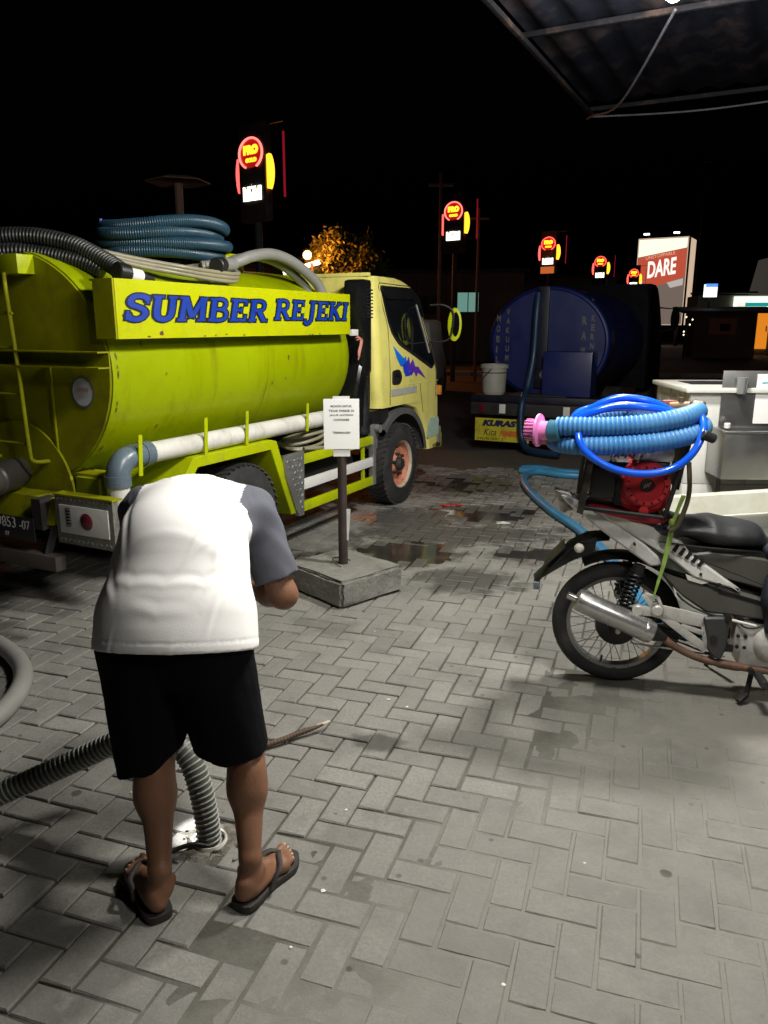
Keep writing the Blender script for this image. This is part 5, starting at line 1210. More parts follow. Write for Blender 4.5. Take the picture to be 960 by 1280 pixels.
c2_ = at_bike('smooth_hose_coil', (-.06, 0, 1.27), 'bright blue smooth hose looped over and under the ribbed coil', 'hose')
mb = MB()
for k in range(3):
    zt = (.045, .018, .0)[k]; yo = (.0, -.05, .05)[k]
    mb.tube(spline([(-.245, -.10 + yo * .4, -.045), (-.18, -.11 + yo, -.015 + zt * .4), (-.07, -.10 + yo, .005 + zt), (.06, -.09 + yo, .002 + zt * .8), (.17, -.05 + yo * .5, -.012), (.22, .04, -.02), (.12, .13, -.005), (-.05, .15 - .02 * k, .0), (-.20, .06, -.02)], .012, True), .0165, 12, True)
mb.tube(spline([(-.20, -.13, -.02), (-.225, -.22, -.10), (-.185, -.255, -.165), (-.08, -.265, -.222), (.04, -.265, -.238), (.15, -.25, -.215), (.225, -.235, -.15), (.265, -.19, -.06), (.26, -.10, .0)], .012), .0155, 12)
mb.build('hose', hb2, c2_, 60)
MB().cyl((.255, -.23, -.075), (.305, -.22, -.095), .02, 14, bev=.004).build('end_plug', blk, c2_)
rp = at_bike('raffia_strap', (.09, -.13, .83), 'green raffia strap tying the water pump down to the motorbike', 'strap')
mb = MB()
for k in range(4): mb.tube(spline([(.06 + .004 * k, -.04, .10), (.035 + .003 * k, -.035, .0), (.022 + .005 * k, -.03, -.08), (.008 + .004 * k, -.032, -.20), (-.018, -.03 - .002 * k, -.36)], .02), .0035, 5)
mb.build('strand', M('raffia_green', (.26, .40, .08), .6, var=.3, vscale=30.), rp)
MB().lathe([(0, .02), (.012, .012), (.014, 0), (.01, -.012), (0, -.02)], 10, Matrix.Translation((.03, -.038, -.02))).build('knot', M('raffia_green', (.26, .40, .08)), rp)
MB().tube(spline([(.075, -.035, .24), (.085, -.045, .10), (.05, -.05, -.03), (.02, -.05, -.05)], .02), .010, 8).build('plastic_bag_roll', M('brown_plastic', (.07, .055, .03), .3, var=.3), rp)
# ------------------------------------------------------------ notice on its post in a concrete block
conc = M('rough_concrete', (.19, .185, .165), .85, var=.25, vscale=9., dirt=(.07, .068, .058), damt=.6, dscale=5., bump=.7, bscale=45.)
post_m = M('brown_post', (.045, .033, .030), .55, .2, var=.3, dirt=(.10, .05, .03), damt=.5, dscale=14.)
ns = empty('notice_post', (-.255, 4.60, 0), R(43), 'white paper notice on a thin brown post set in a concrete block', 'sign')
bm = bmesh.new(); bmesh.ops.create_cube(bm, size=1); bmesh.ops.scale(bm, vec=(.50, .56, .17), verts=bm.verts); bmesh.ops.translate(bm, vec=(0, 0, .083), verts=bm.verts)
bmesh.ops.bevel(bm, geom=bm.edges[:], offset=.018, segments=2, affect='EDGES'); bmesh.ops.subdivide_edges(bm, edges=bm.edges[:], cuts=4, use_grid_fill=True)
for v in bm.verts:
    r_ = random.Random(hash((round(v.co.x, 3), round(v.co.y, 3), round(v.co.z, 3))) & 0xffff)
    v.co += Vector((r_.uniform(-1, 1), r_.uniform(-1, 1), r_.uniform(-1, 1))) * .0045
    if v.co.z > .1 and math.hypot(v.co.x - .25, v.co.y - .28) < .09: v.co *= .95
me = bpy.data.meshes.new('block'); bm.to_mesh(me); bm.free(); finish(me, 30, conc); link('concrete_block', me, ns)
MB().cyl((.0, 0, .14), (.0, 0, .90), .029, 18, .027).build('post', post_m, ns)
MB().cyl((.0, 0, .88), (.0, 0, 1.10), .012, 12).build('inner_pipe', M('blue_pipe', (.02, .08, .30), .4), ns)
MB().tube(spline([(-.06, -.05, .17), (-.075, -.01, .185), (-.04, .05, .20), (.03, .055, .185), (.06, .0, .175)], .01), .003, 6).build('wire', blk, ns)
MB().box((.013, -.026, .42), (.03, .004, .20), Matrix.Rotation(R(-43), 3, 'Z') @ Matrix.Rotation(R(4), 3, 'Y')).build('paper_strip', M('torn_paper', (.55, .55, .52), .8, var=.2), ns)
pq = Matrix.Rotation(R(-43 + 3), 4, 'Z')
paper = M('paper_white', (.82, .82, .80), .7, var=.03, vscale=3.)
pb = MB(); pb.box((0, -.034, 1.045), (.212, .004, .30), None, .001); pbv = MB().add(pb.v, pb.f, pq).build('notice_sheet', paper, ns, None)
MB().add(*(lambda b: (b.v, b.f))(MB().box((.0, -.026, 1.03), (.10, .006, .36))), pq).build('backing_board', white_p, ns, None)
ink = M('ink_grey', (.05, .05, .06), .7)
Xp = (pq.to_3x3() @ Vector((1, 0, 0))); rows = (('MOHON UNTUK', 1.145, .125), ('TIDAK PARKIR DI', 1.118, .150), ('JALUR ANTRIAN', 1.091, .140), ('CONTAINER', 1.064, .095), ('TERIMAKASIH', .988, .105))
for s_, z, w in rows: text('print', s_, pq @ Vector((-w / 2, -.0366, z)), Xp, (0, 0, 1), .02, ink, pbv, width=w, height=.0135, offset=.0006)

# ------------------------------------------------------------ the open drain and its hose
dr_ = empty('drain_opening', (-.565, 2.165, 0), 0, 'round white pvc drain mouth set in broken paving', 'drain')
MB().lathe([(.050, -.12), (.050, .006), (.0545, .008), (.057, .004), (.057, -.12)], 40).build('pipe_ring', pvc, dr_, 40)
MB().disc((0, 0, -.09), (0, 0, 1), .051, 30).build('dark_water', hole, dr_, None)
rb = MB(); rr_ = random.Random(4)
nn = 40; ringv = []
for k in range(nn):
    a = 2 * math.pi * k / nn; r1 = .088 + .024 * math.sin(3 * a + 1) + .014 * math.sin(7 * a) + rr_.uniform(-.008, .008)
    for q, z in ((.056, -.004), (.070, .003 + rr_.uniform(-.004, .006)), (r1, .001 + rr_.uniform(-.002, .003)), (r1 + .022, -.006)): ringv.append((q * math.cos(a), q * math.sin(a), z))
rb.add(ringv, [(4 * k + j, 4 * ((k + 1) % nn) + j, 4 * ((k + 1) % nn) + j + 1, 4 * k + j + 1) for k in range(nn) for j in range(3)])
rb.build('broken_mortar', M('broken_mortar', (.16, .145, .12), .9, var=.4, vscale=30., dirt=(.04, .035, .03), damt=.8, dscale=22., bump=.8, bscale=90.), dr_, 180)
for k in range(16):
    a = rr_.uniform(0, 6.3); q = rr_.uniform(.075, .15); s_ = rr_.uniform(.004, .010)
    MB().box((q * math.cos(a), q * math.sin(a), .004), (s_ * 1.5, s_, s_ * .8), Matrix.Rotation(a * 3, 3, 'Z'), .0015).build('mortar_crumb', conc, dr_)
sh_body = M('suction_hose_dark', (.10, .11, .09), .4, var=.15, dirt=(.05, .05, .04), damt=.5, dscale=12.)
sh_rib = M('suction_hose_rib', (.38, .39, .36), .4, var=.12, dirt=(.2, .2, .17), damt=.5, dscale=12.)
def striped_hose(name, pts, r, pitch, label, body_m, rib_m):
    o = empty(name, pts[-1], 0, label, 'hose'); off = Vector(pts[-1]); P = [Vector(p) - off for p in pts]
    path = spline(P, .012); MB().tube(path, r, 18).build('hose_wall', body_m, o, 60)
    hel = []; u = None; fine = spline(P, pitch / 14)
    for i, p in enumerate(fine):
        t = (fine[min(i + 1, len(fine) - 1)] - fine[max(i - 1, 0)]).normalized()
        u = t.orthogonal().normalized() if u is None else (u - t * u.dot(t)).normalized(); w = t.cross(u); a = 2 * math.pi * i / 14
        hel.append(p + (u * math.cos(a) + w * math.sin(a)) * (r + .0006))
    MB().tube(hel, pitch * .19, 6).build('spiral_rib', rib_m, o, 60); return o
striped_hose('suction_hose', [(-.565, 2.160, -.07), (-.568, 2.165, .06), (-.590, 2.18, .19), (-.635, 2.21, .285), (-.72, 2.25, .325), (-.85, 2.285, .295), (-1.0, 2.285, .225), (-1.2, 2.25, .145), (-1.45, 2.18, .07), (-1.8, 2.15, .05), (-2.3, 2.3, .045)], .0365, .017, 'grey and white spiral suction hose running from the drain past the man', sh_body, sh_rib)
lh = empty('grey_ground_hose', (-1.6, 2.95, 0), 0, 'smooth pale grey hose curving on the paving left of the man', 'hose')
MB().tube(spline([(-.9, .95, .045), (-.45, .75, .045), (-.12, .42, .045), (.0, .05, .045), (-.08, -.28, .045), (-.42, -.55, .045), (-1.0, -.6, .045)], .03), .043, 16).build('hose', hose_gry, lh, 60)
rbar = empty('steel_bar', (-.35, 2.78, .0), R(33), 'short ribbed reinforcing bar lying on the paving beside the man', 'bar')
mb = MB(); mb.tube([(-.17 + .0035 * i, .002 * math.sin(i * .15), .016 + .0002 * i) for i in range(84)], lambda i, t: .0125 * (1.0 if i % 4 < 2 else .88) * (1 if t < .72 else 1 - (t - .72) * 2.2), 10); mb.build('bar', M('rebar_rust', (.10, .065, .045), .7, .4, var=.3, vscale=30.), rbar, 40)
MB().box((.125, .004, .034), (.06, .016, .004), Matrix.Rotation(R(-3), 3, 'Y'), .0015).build('pale_tip', M('pale_chip', (.50, .42, .34), .7), rbar)
gw = empty('black_cable', (-.64, 2.07, 0), 0, 'thin black cable trailing from the drain mouth', 'cable')
MB().tube(spline([(.075, .05, .012), (.035, .045, .02), (-.02, .03, .012), (-.06, -.005, .012), (-.10, -.045, .008), (-.15, -.06, .008)], .01), .0075, 8).build('cable', blk, gw, 60)

# blue hoses on the ground beyond the motorbike
hg = M('flat_blue_hose', (.03, .20, .38), .4, var=.15, dirt=(.09, .16, .2), damt=.5, dscale=4.)
h1 = empty('blue_ground_hose', (1.6, 6.6, 0), 0, 'pale blue hose snaking over the paving behind the motorbike wheel', 'hose')
MB().tube(spline([(.30, 1.80, .035), (.02, 1.72, .035), (-.135, 1.30, .035), (-.17, .64, .035), (-.13, -.08, .035), (-.054, -.62, .035), (-.02, -1.25, .035), (-.04, -1.75, .035), (-.08, -2.29, .035), (-.10, -2.62, .035), (.06, -2.83, .035), (.5, -2.88, .035), (1.3, -2.86, .035)], .03), .036, 14).build('hose', hg, h1, 60)
# ------------------------------------------------------------ wash place on the right: tiled counter, steel basin, white trough
tile_m = M('white_tile', (.66, .66, .62), .25, var=.05, vscale=3., dirt=(.45, .43, .36), damt=.35, dscale=4., coat=.1)
grout = M('tile_grout', (.34, .33, .29), .9, var=.15)
steel = M('brushed_stainless', (.33, .33, .325), .33, .92, var=.10, vscale=3.5, dirt=(.35, .35, .34), damt=.5, dscale=2.5, rvar=.08)
ct = empty('tiled_counter', (1.95, 4.92, 0), R(-3), 'white tiled wash counter standing behind the motorbike', 'counter')
MB().box((.65, .35, .605), (1.286, .686, 1.195)).build('core', grout, ct)
tw_, th_ = .197, .297
for i in range(7):
    for j in range(4):
        w = min(tw_, 1.30 - i * .2); 
        if w < .03: continue
        MB().box((i * .2 + w / 2, .004, .012 + j * .3 + th_ / 2), (w, .012, th_), None, .002).build('tile', tile_m, ct)
for i in range(4):
    for j in range(4):
        w = min(tw_, .70 - i * .2)
        if w < .03: continue
        MB().box((.004, .012 + i * .2 + w / 2, .012 + j * .3 + th_ / 2), (.012, w - .003, th_), None, .002).build('tile', tile_m, ct)
tp = MB().box((.64, .34, 1.218), (1.36, .76, .03), None, .006).build('counter_top', M('counter_edge', (.60, .60, .54), .35, var=.08), ct)
MB().box((.30, .42, 1.2345), (.42, .30, .004)).build('dark_recess', hole, tp)
bs = empty('steel_basin', (2.06, 4.62, 0), R(-3), 'brushed stainless steel hand basin with tall splash panel', 'basin')
# basin: open box with thick rim
W_, D_, z0_, z1_ = .78, .27, .70, .985
b_ = MB(); b_.box((W_ / 2, 0, (z0_ + z1_) / 2), (W_, .012, z1_ - z0_), None, .004); b_.box((W_ / 2, D_, (z0_ + z1_) / 2), (W_, .012, z1_ - z0_)); b_.box((.006, D_ / 2, (z0_ + z1_) / 2), (.012, D_ - .012, z1_ - z0_), None, .004); b_.box((W_ - .006, D_ / 2, (z0_ + z1_) / 2), (.012, D_ - .012, z1_ - z0_)); b_.box((W_ / 2, D_ / 2, z0_ + .01), (W_ - .03, D_ - .015, .012))
bo = b_.build('bowl', steel, bs, 30)
rm = MB(); rm.box((W_ / 2, -.004, z1_ + .006), (W_ + .02, .03, .014), None, .005); rm.box((.004, D_ / 2, z1_ + .006), (.03, D_ - .03, .0135), None, .005); rm.build('rim', steel, bo, 30)
MB().box((W_ / 2 + .06, D_ + .012, 1.16), (W_, .010, .36), None, .003).build('splash_panel', steel, bs, 30)
dp = MB().lathe([(0, -.005), (.026, -.005), (.030, .03), (.034, .085), (.036, .095), (0, .095)], 20, Matrix.Translation((.165, D_ - .03, 1.205))).build('soap_cup', M('cup_grey', (.32, .33, .33), .25, .5), bs, 40)
MB().cyl((.09, D_ - .06, .985), (.09, D_ - .06, 1.02), .02, 14, bev=.004).build('plug', white_p, bs)
nt = MB().box((.46, D_ + .004, 1.165), (.38, .004, .31)).build('wall_notice', paper, bs, None)
MB().box((.47, D_ + .0005, 1.268), (.34, .002, .010)).build('teal_rule', M('teal_print', (.16, .50, .55), .6), nt, None)
for x in (.10, .70): MB().box((x, D_ + .03, .36), (.03, .03, .70)).build('leg', steel, bs)
MB().cyl((.38, .14, .12), (.38, .14, .70), .02, 14).build('waste_pipe', pvc_g, bs)
# trough
tr = empty('white_trough', (1.58, 4.05, 0), R(-3), 'white plastic trough with flared rim below the steel basin', 'trough')
Wt, Dt, Ht = 1.10, .52, .585
def rr2(x0, x1, y0, y1, r, z, seg=6):
    q = []
    for cx, cy, a0 in ((x1 - r, y1 - r, 0), (x0 + r, y1 - r, 90), (x0 + r, y0 + r, 180), (x1 - r, y0 + r, 270)):
        for k in range(seg + 1): a = R(a0 + 90 * k / seg); q.append((cx + r * math.cos(a), cy + r * math.sin(a), z))
    return q
def up(q, amt):  # rim rises at the right-hand corner
    return [(x, y, z + amt * max(0, (x - Wt * .55) / (Wt * .45)) ** 2) for x, y, z in q]
MB().loft([rr2(.10, Wt - .10, .08, Dt - .08, .06, .0), up(rr2(.03, Wt - .03, .03, Dt - .03, .07, Ht - .06), .10), up(rr2(-.02, Wt + .02, -.02, Dt + .02, .08, Ht), .10), up(rr2(-.02, Wt + .02, -.02, Dt + .02, .08, Ht + .018), .10), up(rr2(.03, Wt - .03, .03, Dt - .03, .06, Ht + .015), .10), rr2(.12, Wt - .12, .10, Dt - .10, .05, .06)]).build('shell', M('trough_plastic', (.62, .62, .54), .4, var=.06, vscale=4., dirt=(.4, .38, .28), damt=.4, dscale=5.), tr, 45)
for k in range(3): MB().box((.25 + .3 * k, .022, .28), (.03, .03, .44), Matrix.Rotation(R(-4), 3, 'X'), .008).build('rib', M('trough_plastic', (.62, .62, .54)), tr)
# ------------------------------------------------------------ blue tanker truck
navy = M('navy_paint', (.003, .010, .085), .45, var=.15, vscale=2., dirt=(.01, .015, .06), damt=.6, dscale=2., coat=.1)
navy_d = M('navy_paint_dark', (.003, .004, .014), .5, var=.3)
cab_dk = M('dark_cab_paint', (.003, .003, .004), .6, spec=.08, var=.2)
BT = (2.14, 10.30)
bt_ = empty('tanker_truck', (BT[0], BT[1], 0), TH, 'dark blue tanker truck seen from behind with painted vertical lettering', 'truck')
def el2(x, ka=1., kb=1., a=.80, b=.72, zc=1.385, seg=56): return [(x, -a * ka * math.cos(2 * math.pi * i / seg), zc + b * kb * math.sin(2 * math.pi * i / seg)) for i in range(seg)]
tb = MB().loft([el2(0, .97, .97), el2(.02), el2(.05, 1.01, 1.01), el2(.08)] + [el2(.08 + .37 * k) for k in range(1, 8)] + [el2(2.72, .9, .9)]).build('tank', navy, bt_, 50)
MB().loft([el2(-.02, .93, .93), el2(.0, .95, .95)]).build('rear_disc', navy, tb, 50)
MB().box((-.045, .06, 1.45), (.05, .16, 1.30), None, .01).build('centre_frame', navy_d, tb)
MB().box((-.19, -.36, 1.01), (.34, .62, .56), None, .015).build('tool_box', navy, bt_)
pf = MB(); pf.box((-.22, 0, .68), (.55, 1.72, .09), None, .01); pf.build('platform', navy_d, bt_)
lw = M('letter_white', (.10, .10, .095), .6, var=.3, vscale=30.)
def column(word, y, z0, dz, h):
    for k, c in enumerate(word):
        text('letter', c, (-.0235, y + h * .32, z0 - k * dz), (0, -1, 0), (0, 0, 1), .1, lw, tb, width=h * (.25 if c == 'I' else .62), height=h, offset=.004)
column('MOBIL', .665, 1.66, .135, .088); column('VAKUUM', .535, 1.75, .120, .078)
column('RAW', -.475, 1.62, .19, .105); column('KERNA', -.585, 1.66, .115, .080)
sl_ = MB(); sl_.lathe([(0, .03), (.06, .03), (.085, 0), (.085, -.04)], 20, Matrix.Translation((-.05, .0, .98)) @ Matrix.Rotation(R(-90), 4, 'Y')); sl_.build('outlet_valve', grey_box, tb, 40)
bb_ = MB(); bb_.box((-.46, 0, .55), (.06, 1.72, .16), None, .01); rbm = bb_.build('rear_beam', chassis_m, bt_)
for y, m_ in ((.70, red_lens), (.42, white_p), (-.42, white_p), (-.70, red_lens)): MB().box((-.495, y, .555), (.012, .085, .12), None, .006).build('marker', m_, rbm)
fl = MB().box((-.455, .43, .27), (.010, .74, .30)).build('mud_flap', M('flap_yellow', (.52, .46, .02), .6, var=.15, vscale=12., dirt=(.15, .12, .03), damt=.5, dscale=9.), bt_)
text('lettering', 'KURAS', (-.4625, .70, .315), (0, -1, 0), (0, 0, 1), .1, M('flap_navy', (.01, .012, .06), .6), fl, width=.47, height=.085, shear=.25, offset=.008)
text('lettering', 'Kita', (-.4625, .68, .195), (0, -1, 0), (0, 0, 1), .1, M('flap_black', (.03, .01, .01), .6), fl, width=.18, height=.085, shear=.4)
text('lettering', 'PEMBERSIH', (-.4625, .46, .19), (0, -1, 0), (0, 0, 1), .1, M('flap_orange', (.62, .12, .02), .6), fl, width=.38, height=.075, shear=.25, offset=.006)
text('lettering', 'HUB 0812', (-.4625, .76, .135), (0, -1, 0), (0, 0, 1), .1, M('flap_black', (.03, .01, .01)), fl, width=.36, height=.03)
MB().box((-.455, -.36, .27), (.010, .74, .30)).build('mud_flap', M('flap_red', (.40, .07, .02), .6, var=.2, dirt=(.2, .05, .02), damt=.5), bt_)
def dwheel(x, y):
    MB().lathe([(0, -.12), (.2, -.12), (.23, -.13), (.35, -.12), (.40, -.09), (.40, .09), (.35, .12), (.23, .13), (.2, .12), (0, .12)], 36, Matrix.Translation((x, y, .40)) @ Matrix.Rotation(R(90), 4, 'X')).build('wheel', rubber, bt_, 40)
for x in (.75, 3.75):
    for y in (-.74, .74): dwheel(x, y)
MB().box((1.8, 0, .66), (4.4, .75, .16)).build('chassis', chassis_m, bt_)
cz = [.62, .8, 1.0, 1.3, 1.6, 1.9, 2.1, 2.2, 2.25]
cb2 = MB().loft([rrect(2.95 + (.02 if z > 2.1 else 0), 2.95 + xf(min(z * .9, 2.03)) + .42, .87 - max(0, z - 1.4) ** 1.6 * .08, .13, z) for z in cz]).build('cab', cab_dk, bt_, 35)
MB().add([(3.05, -.862, 1.42), (3.95, -.862, 1.42), (3.70, -.835, 2.0), (3.05, -.835, 2.0)], [(0, 1, 2, 3)]).build('window', glass_d, cb2, None)
mrq = frame((4.10, -1.08, 1.72), (.1, -1, 0), (0, 0, 1)); MB().loft([[mrq @ Vector((x * 1.1 * f, y * 1.3 * f, zz)) for x, y in rim] for f, zz in ((.6, -.05), (1, 0), (1, .03), (.9, .035))]).build('mirror', cab_dk, cb2, 50)
MB().add([mrq @ Vector((x * .95, y * 1.18, .036)) for x, y in rim], [tuple(range(28))]).build('mirror_glass', M('mirror_dark', (.05, .05, .05)), cb2, None)
MB().tube([(3.95, -.85, 1.9), (4.08, -1.06, 1.88), (4.08, -1.06, 1.55), (3.95, -.85, 1.5)], .012, 8).build('mirror_arm', blk, cb2)
# bucket on the platform, hoses hanging down
BTM = Matrix.Translation((BT[0], BT[1], 0)) @ Matrix.Rotation(TH, 4, 'Z')
bk = empty('bucket', BTM @ Vector((-.33, .60, .727)), TH, 'white plastic bucket hanging at the back of the blue tanker', 'bucket')
MB().lathe([(0, .0), (.135, 0), (.14, .01), (.165, .36), (.178, .362), (.178, .345), (.184, .34), (.184, .385), (.168, .39), (.15, .03), (0, .025)], 36).build('pail', M('bucket_white', (.34, .335, .29), .45, var=.08, dirt=(.3, .28, .2), damt=.5, dscale=9.), bk, 40)
for z, r_ in ((.085, .147), (.285, .162)): MB().lathe([(r_, z - .008), (r_ + .004, z), (r_, z + .008)], 36).build('band', blk, bk, 60)
MB().tube(spline([(-.17, -.02, .34), (-.21, .06, .25), (-.20, .14, .19), (-.11, .20, .20), (0, .185, .33)][::1], .02), .005, 6).build('handle', blk, bk)
th = empty('blue_tank_hose', BTM @ Vector((-.55, .12, .03)), TH, 'dark blue hose hanging down the back of the blue tanker to the ground', 'hose')
hn = M('hose_navy', (.008, .03, .07), .45, var=.15)
MB().tube(spline([(.40, -.02, 1.98), (.34, -.02, 1.7), (.32, -.01, 1.2), (.20, .02, .8), (.04, .03, .62), (.0, .03, .40), (-.02, .0, .18), (-.10, -.10, .05), (-.20, -.30, .03), (-.26, -.55, .03)], .03), .045, 14).build('hose', hn, th, 60)
fh = empty('flat_blue_hose', (1.55, 8.55, 0), R(-18), 'two short blue hose ends lying flat behind the blue tanker', 'hose')
for k in range(2): MB().tube(spline([(.0, .02 - .10 * k, .035), (.2, .04 - .16 * k, .045), (.5, -.05 - .16 * k, .035), (.85, .02 - .2 * k, .035)], .03), .04, 12).build('hose', hg, fh, 60)

# ------------------------------------------------------------ neon pylon signs down the street
red_n = EM('neon_red', (1., .07, .06), 3.2); pink_n = EM('neon_pink', (1., .16, .13), 2.6); yel_n = EM('neon_yellow', (1., .52, .02), 2.4); whi_n = EM('panel_white', (1., 1., .80), 3.0); or_n = EM('neon_orange', (1., .42, .02), 2.6); dkr_n = EM('neon_dim_red', (1., .02, .02), .30)
pan_m = M('pylon_panel', (.03, .02, .02), .5, var=.3)
def pylon(loc, label, lit=1.0, pale=False):
    o = empty('pylon_sign', (loc[0], loc[1], 0), TH - R(12), label, 'sign', 'neon pylon signs along the street')
    o.scale = (1.18, 1.18, 1.0); loc = (loc[0], loc[1], loc[2], loc[3])
    zc = loc[2]
    MB().cyl((.12, 0, -.03), (.12, 0, zc - .9), .06, 12).build('pole', steel_dark, o)
    pn = MB().box((.10, 0, zc - .32), (.14, .58, 1.62), None, .01).build('panel', pan_m, o)
    MB().disc((.026, 0, zc), (-1, 0, 0), .235, 40).build('face_disc', dkr_n, pn, None)
    tor = []
    for k in range(41):
        a = R(-62 + 304 * k / 40); tor.append((.015, -.25 * math.cos(a), .25 * math.sin(a) + zc))
    MB().tube(tor, .0175, 8).build('ring', pink_n if not pale else red_n, pn, 60)
    text('lettering', 'PRO', (.018, .165, zc - .02), (0, -1, 0), (0, 0, 1), .1, yel_n, pn, width=.33, height=.16, offset=.012)
    text('lettering', 'GOLD', (.018, .125, zc - .145), (0, -1, 0), (0, 0, 1), .1, yel_n, pn, width=.25, height=.075, offset=.01)
    for sgn, mt in ((1, red_n), (-1, or_n)):
        pts = [(-.0, sgn * (.27 + .005), zc - .12 - .56 * 0), ]
        cr = MB(); oo = []; ii = []
        for k in range(13):
            a = R(-58 + 116 * k / 12); w = (.10 if sgn < 0 else .065) * math.cos(a * 1.2)
            oo.append((.05, -(-sgn) * (.30 + w + .02) * 1.0, zc - .33 + .34 * math.sin(a))); ii.append((.05, sgn * (.30), zc - .33 + .32 * math.sin(a)))
        n = 13; cr.add(oo + ii + [(x + .05, y, z) for x, y, z in oo] + [(x + .05, y, z) for x, y, z in ii], [(i, i + 1, n + i + 1, n + i) for i in range(12)] + [(i, i + 1, 2 * n + i + 1, 2 * n + i) for i in range(12)] + [(2 * n + i, 2 * n + i + 1, 3 * n + i + 1, 3 * n + i) for i in range(12)])
        cr.build('crescent', mt, pn, None)
    wp = MB()
    for x0, x1 in ((-.195, -.035), (-.015, .195)): wp.box((.022, -(x0 + x1) / 2, zc - .66), (.02, x1 - x0, .235))
    wp.prism([(.010, zc - .545), (.012, zc - .545), (.012, zc - .50)], 0, .001)
    wp.build('price_panel', whi_n, pn, None)
    for q in range(3): MB().box((.0105, .12 - .12 * q, zc - .56 - .05 * (q % 2)), (.002, .035, .055)).build('digit_gap', pan_m, pn, None)
    MB().box((.10, -.62, zc - .25), (.03, .016, 1.05)).build('edge_light', EM('neon_edge', (.8, .02, .06), .25), pn)
    MB().box((.10, -.455, zc + .44), (.03, .33, .02)).build('edge_bracket', pan_m, pn)
    if loc[3]: MB().box((.02, 0, zc - 1.0), (.01, .5, .26)).build('lower_panel', EM('panel_amber', (.9, .22, .06), .5), pn, None)
    return o
pylon((-2.36, 14.6, 4.55, 0), 'neon PRO GOLD pylon sign rising behind the lime tanker')
pylon((1.96, 23.2, 4.75, 0), 'neon PRO GOLD pylon sign beyond the lime truck cab mirror')
pylon((6.53, 32.2, 4.75, 1), 'neon pylon sign with amber lower panel above the blue tanker', pale=True)
pylon((11.04, 41.1, 4.75, 0), 'neon PRO GOLD pylon sign between the amber one and the billboard', pale=True)
pylon((15.66, 50.3, 4.75, 0), 'neon pylon sign standing in front of the lit billboard', pale=True)

# ------------------------------------------------------------ billboard
bbp = empty('billboard', (21.55, 62.5, 0), TH + R(-4), 'tall lit DARE billboard with red band and pale side box', 'billboard')
bz0, bz1, bw = 1.6, 8.15, 3.75
fm = M('billboard_grey_print', (.20, .17, .15), .6, var=.75, vscale=1.1, emit=(.55, .42, .34), es=.30)  # flood light on the print put in as glow
MB().box((1.6, 0, (bz0 + bz1) / 2), (3.2, bw, bz1 - bz0)).build('box', M('billboard_side_glow', (.55, .45, .36), .6, var=.1, emit=(1., .72, .52), es=.62), bbp, None)  # light on the side box put into its material as glow
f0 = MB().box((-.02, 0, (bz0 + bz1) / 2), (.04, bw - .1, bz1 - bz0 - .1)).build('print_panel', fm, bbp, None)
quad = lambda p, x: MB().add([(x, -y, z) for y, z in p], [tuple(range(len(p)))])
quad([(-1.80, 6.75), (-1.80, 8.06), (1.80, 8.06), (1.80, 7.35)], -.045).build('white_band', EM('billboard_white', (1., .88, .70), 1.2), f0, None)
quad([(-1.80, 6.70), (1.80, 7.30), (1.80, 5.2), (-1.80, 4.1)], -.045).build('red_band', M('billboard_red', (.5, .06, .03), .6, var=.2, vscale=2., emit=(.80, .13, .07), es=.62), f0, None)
text('lettering', 'DARE', (-.052, 1.0, 5.15), (0, -1, .14), (0, .15, 1), 1, EM('billboard_letter', (1, .93, .86), 1.1), f0, width=2.3, height=1.25, shear=.28, offset=.03)
text('lettering', 'UNSTOPPABLE', (-.052, 1.2, 6.55), (0, -1, .16), (0, .1, 1), 1, EM('billboard_small', (1, .55, .38), .8), f0, width=2.2, height=.24)
text('lettering', 'J', (-.052, 1.7, 4.7), (0, -1, 0), (0, .1, 1), 1, EM('billboard_letter', (1, .93, .86), 1.1), f0, width=.35, height=.7)
quad([(.5, 4.8), (1.7, 5.1), (1.7, 4.6), (.8, 4.4)], -.050).build('white_splash', EM('billboard_splash', (.8, .72, .66), .6), f0, None)
MB().box((.12, -1.93, (bz0 + bz1) / 2), (.30, .10, bz1 - bz0 + .1)).build('frame_edge', M('billboard_frame', (.10, .05, .04), .6), bbp)
for y in (-1.3, 1.3): MB().cyl((1.2, y, -.03), (1.2, y, bz0), .14, 12).build('post', steel_dark, bbp)
for y in (1.1, -1.1):
    MB().tube([(.1, y, bz1), (-.5, y, bz1 + .35), (-.8, y, bz1 + .25)], .03, 8).build('lamp_arm', steel_dark, bbp)
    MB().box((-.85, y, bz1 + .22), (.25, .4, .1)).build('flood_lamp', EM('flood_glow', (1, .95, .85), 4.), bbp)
# ------------------------------------------------------------ lamps, poles, tree
sl2 = empty('street_lamp', (-2.55, 28.5, 0), 0, 'street lamp with orange head and white tube arm above the lime truck cab', 'street lamp')
MB().cyl((.0, 0, -.03), (0, 0, 3.75), .06, 12).build('pole', steel_dark, sl2)
MB().bar((-1.05, .2, 3.42), (.28, 0, 3.78), .10, .15, .03).build('tube', EM('tube_white', (1, .97, .92), 3.2), sl2)
MB().lathe([(0, -.14), (.10, -.11), (.15, -.02), (.14, .08), (.07, .15), (0, .16)], 20, Matrix.Translation((-.16, .0, 4.0))).build('lamp_head', EM('sodium_glow', (1., .50, .16), 12.), sl2, 60)
pl_ = bpy.data.lights.new('sodium_light', 'POINT'); pl_.energy = 800; pl_.color = (1, .24, .025); pl_.shadow_soft_size = .2
po = bpy.data.objects.new('sodium_light', pl_); COL.objects.link(po); po.parent = sl2; po.location = (.10, -.45, 4.0)
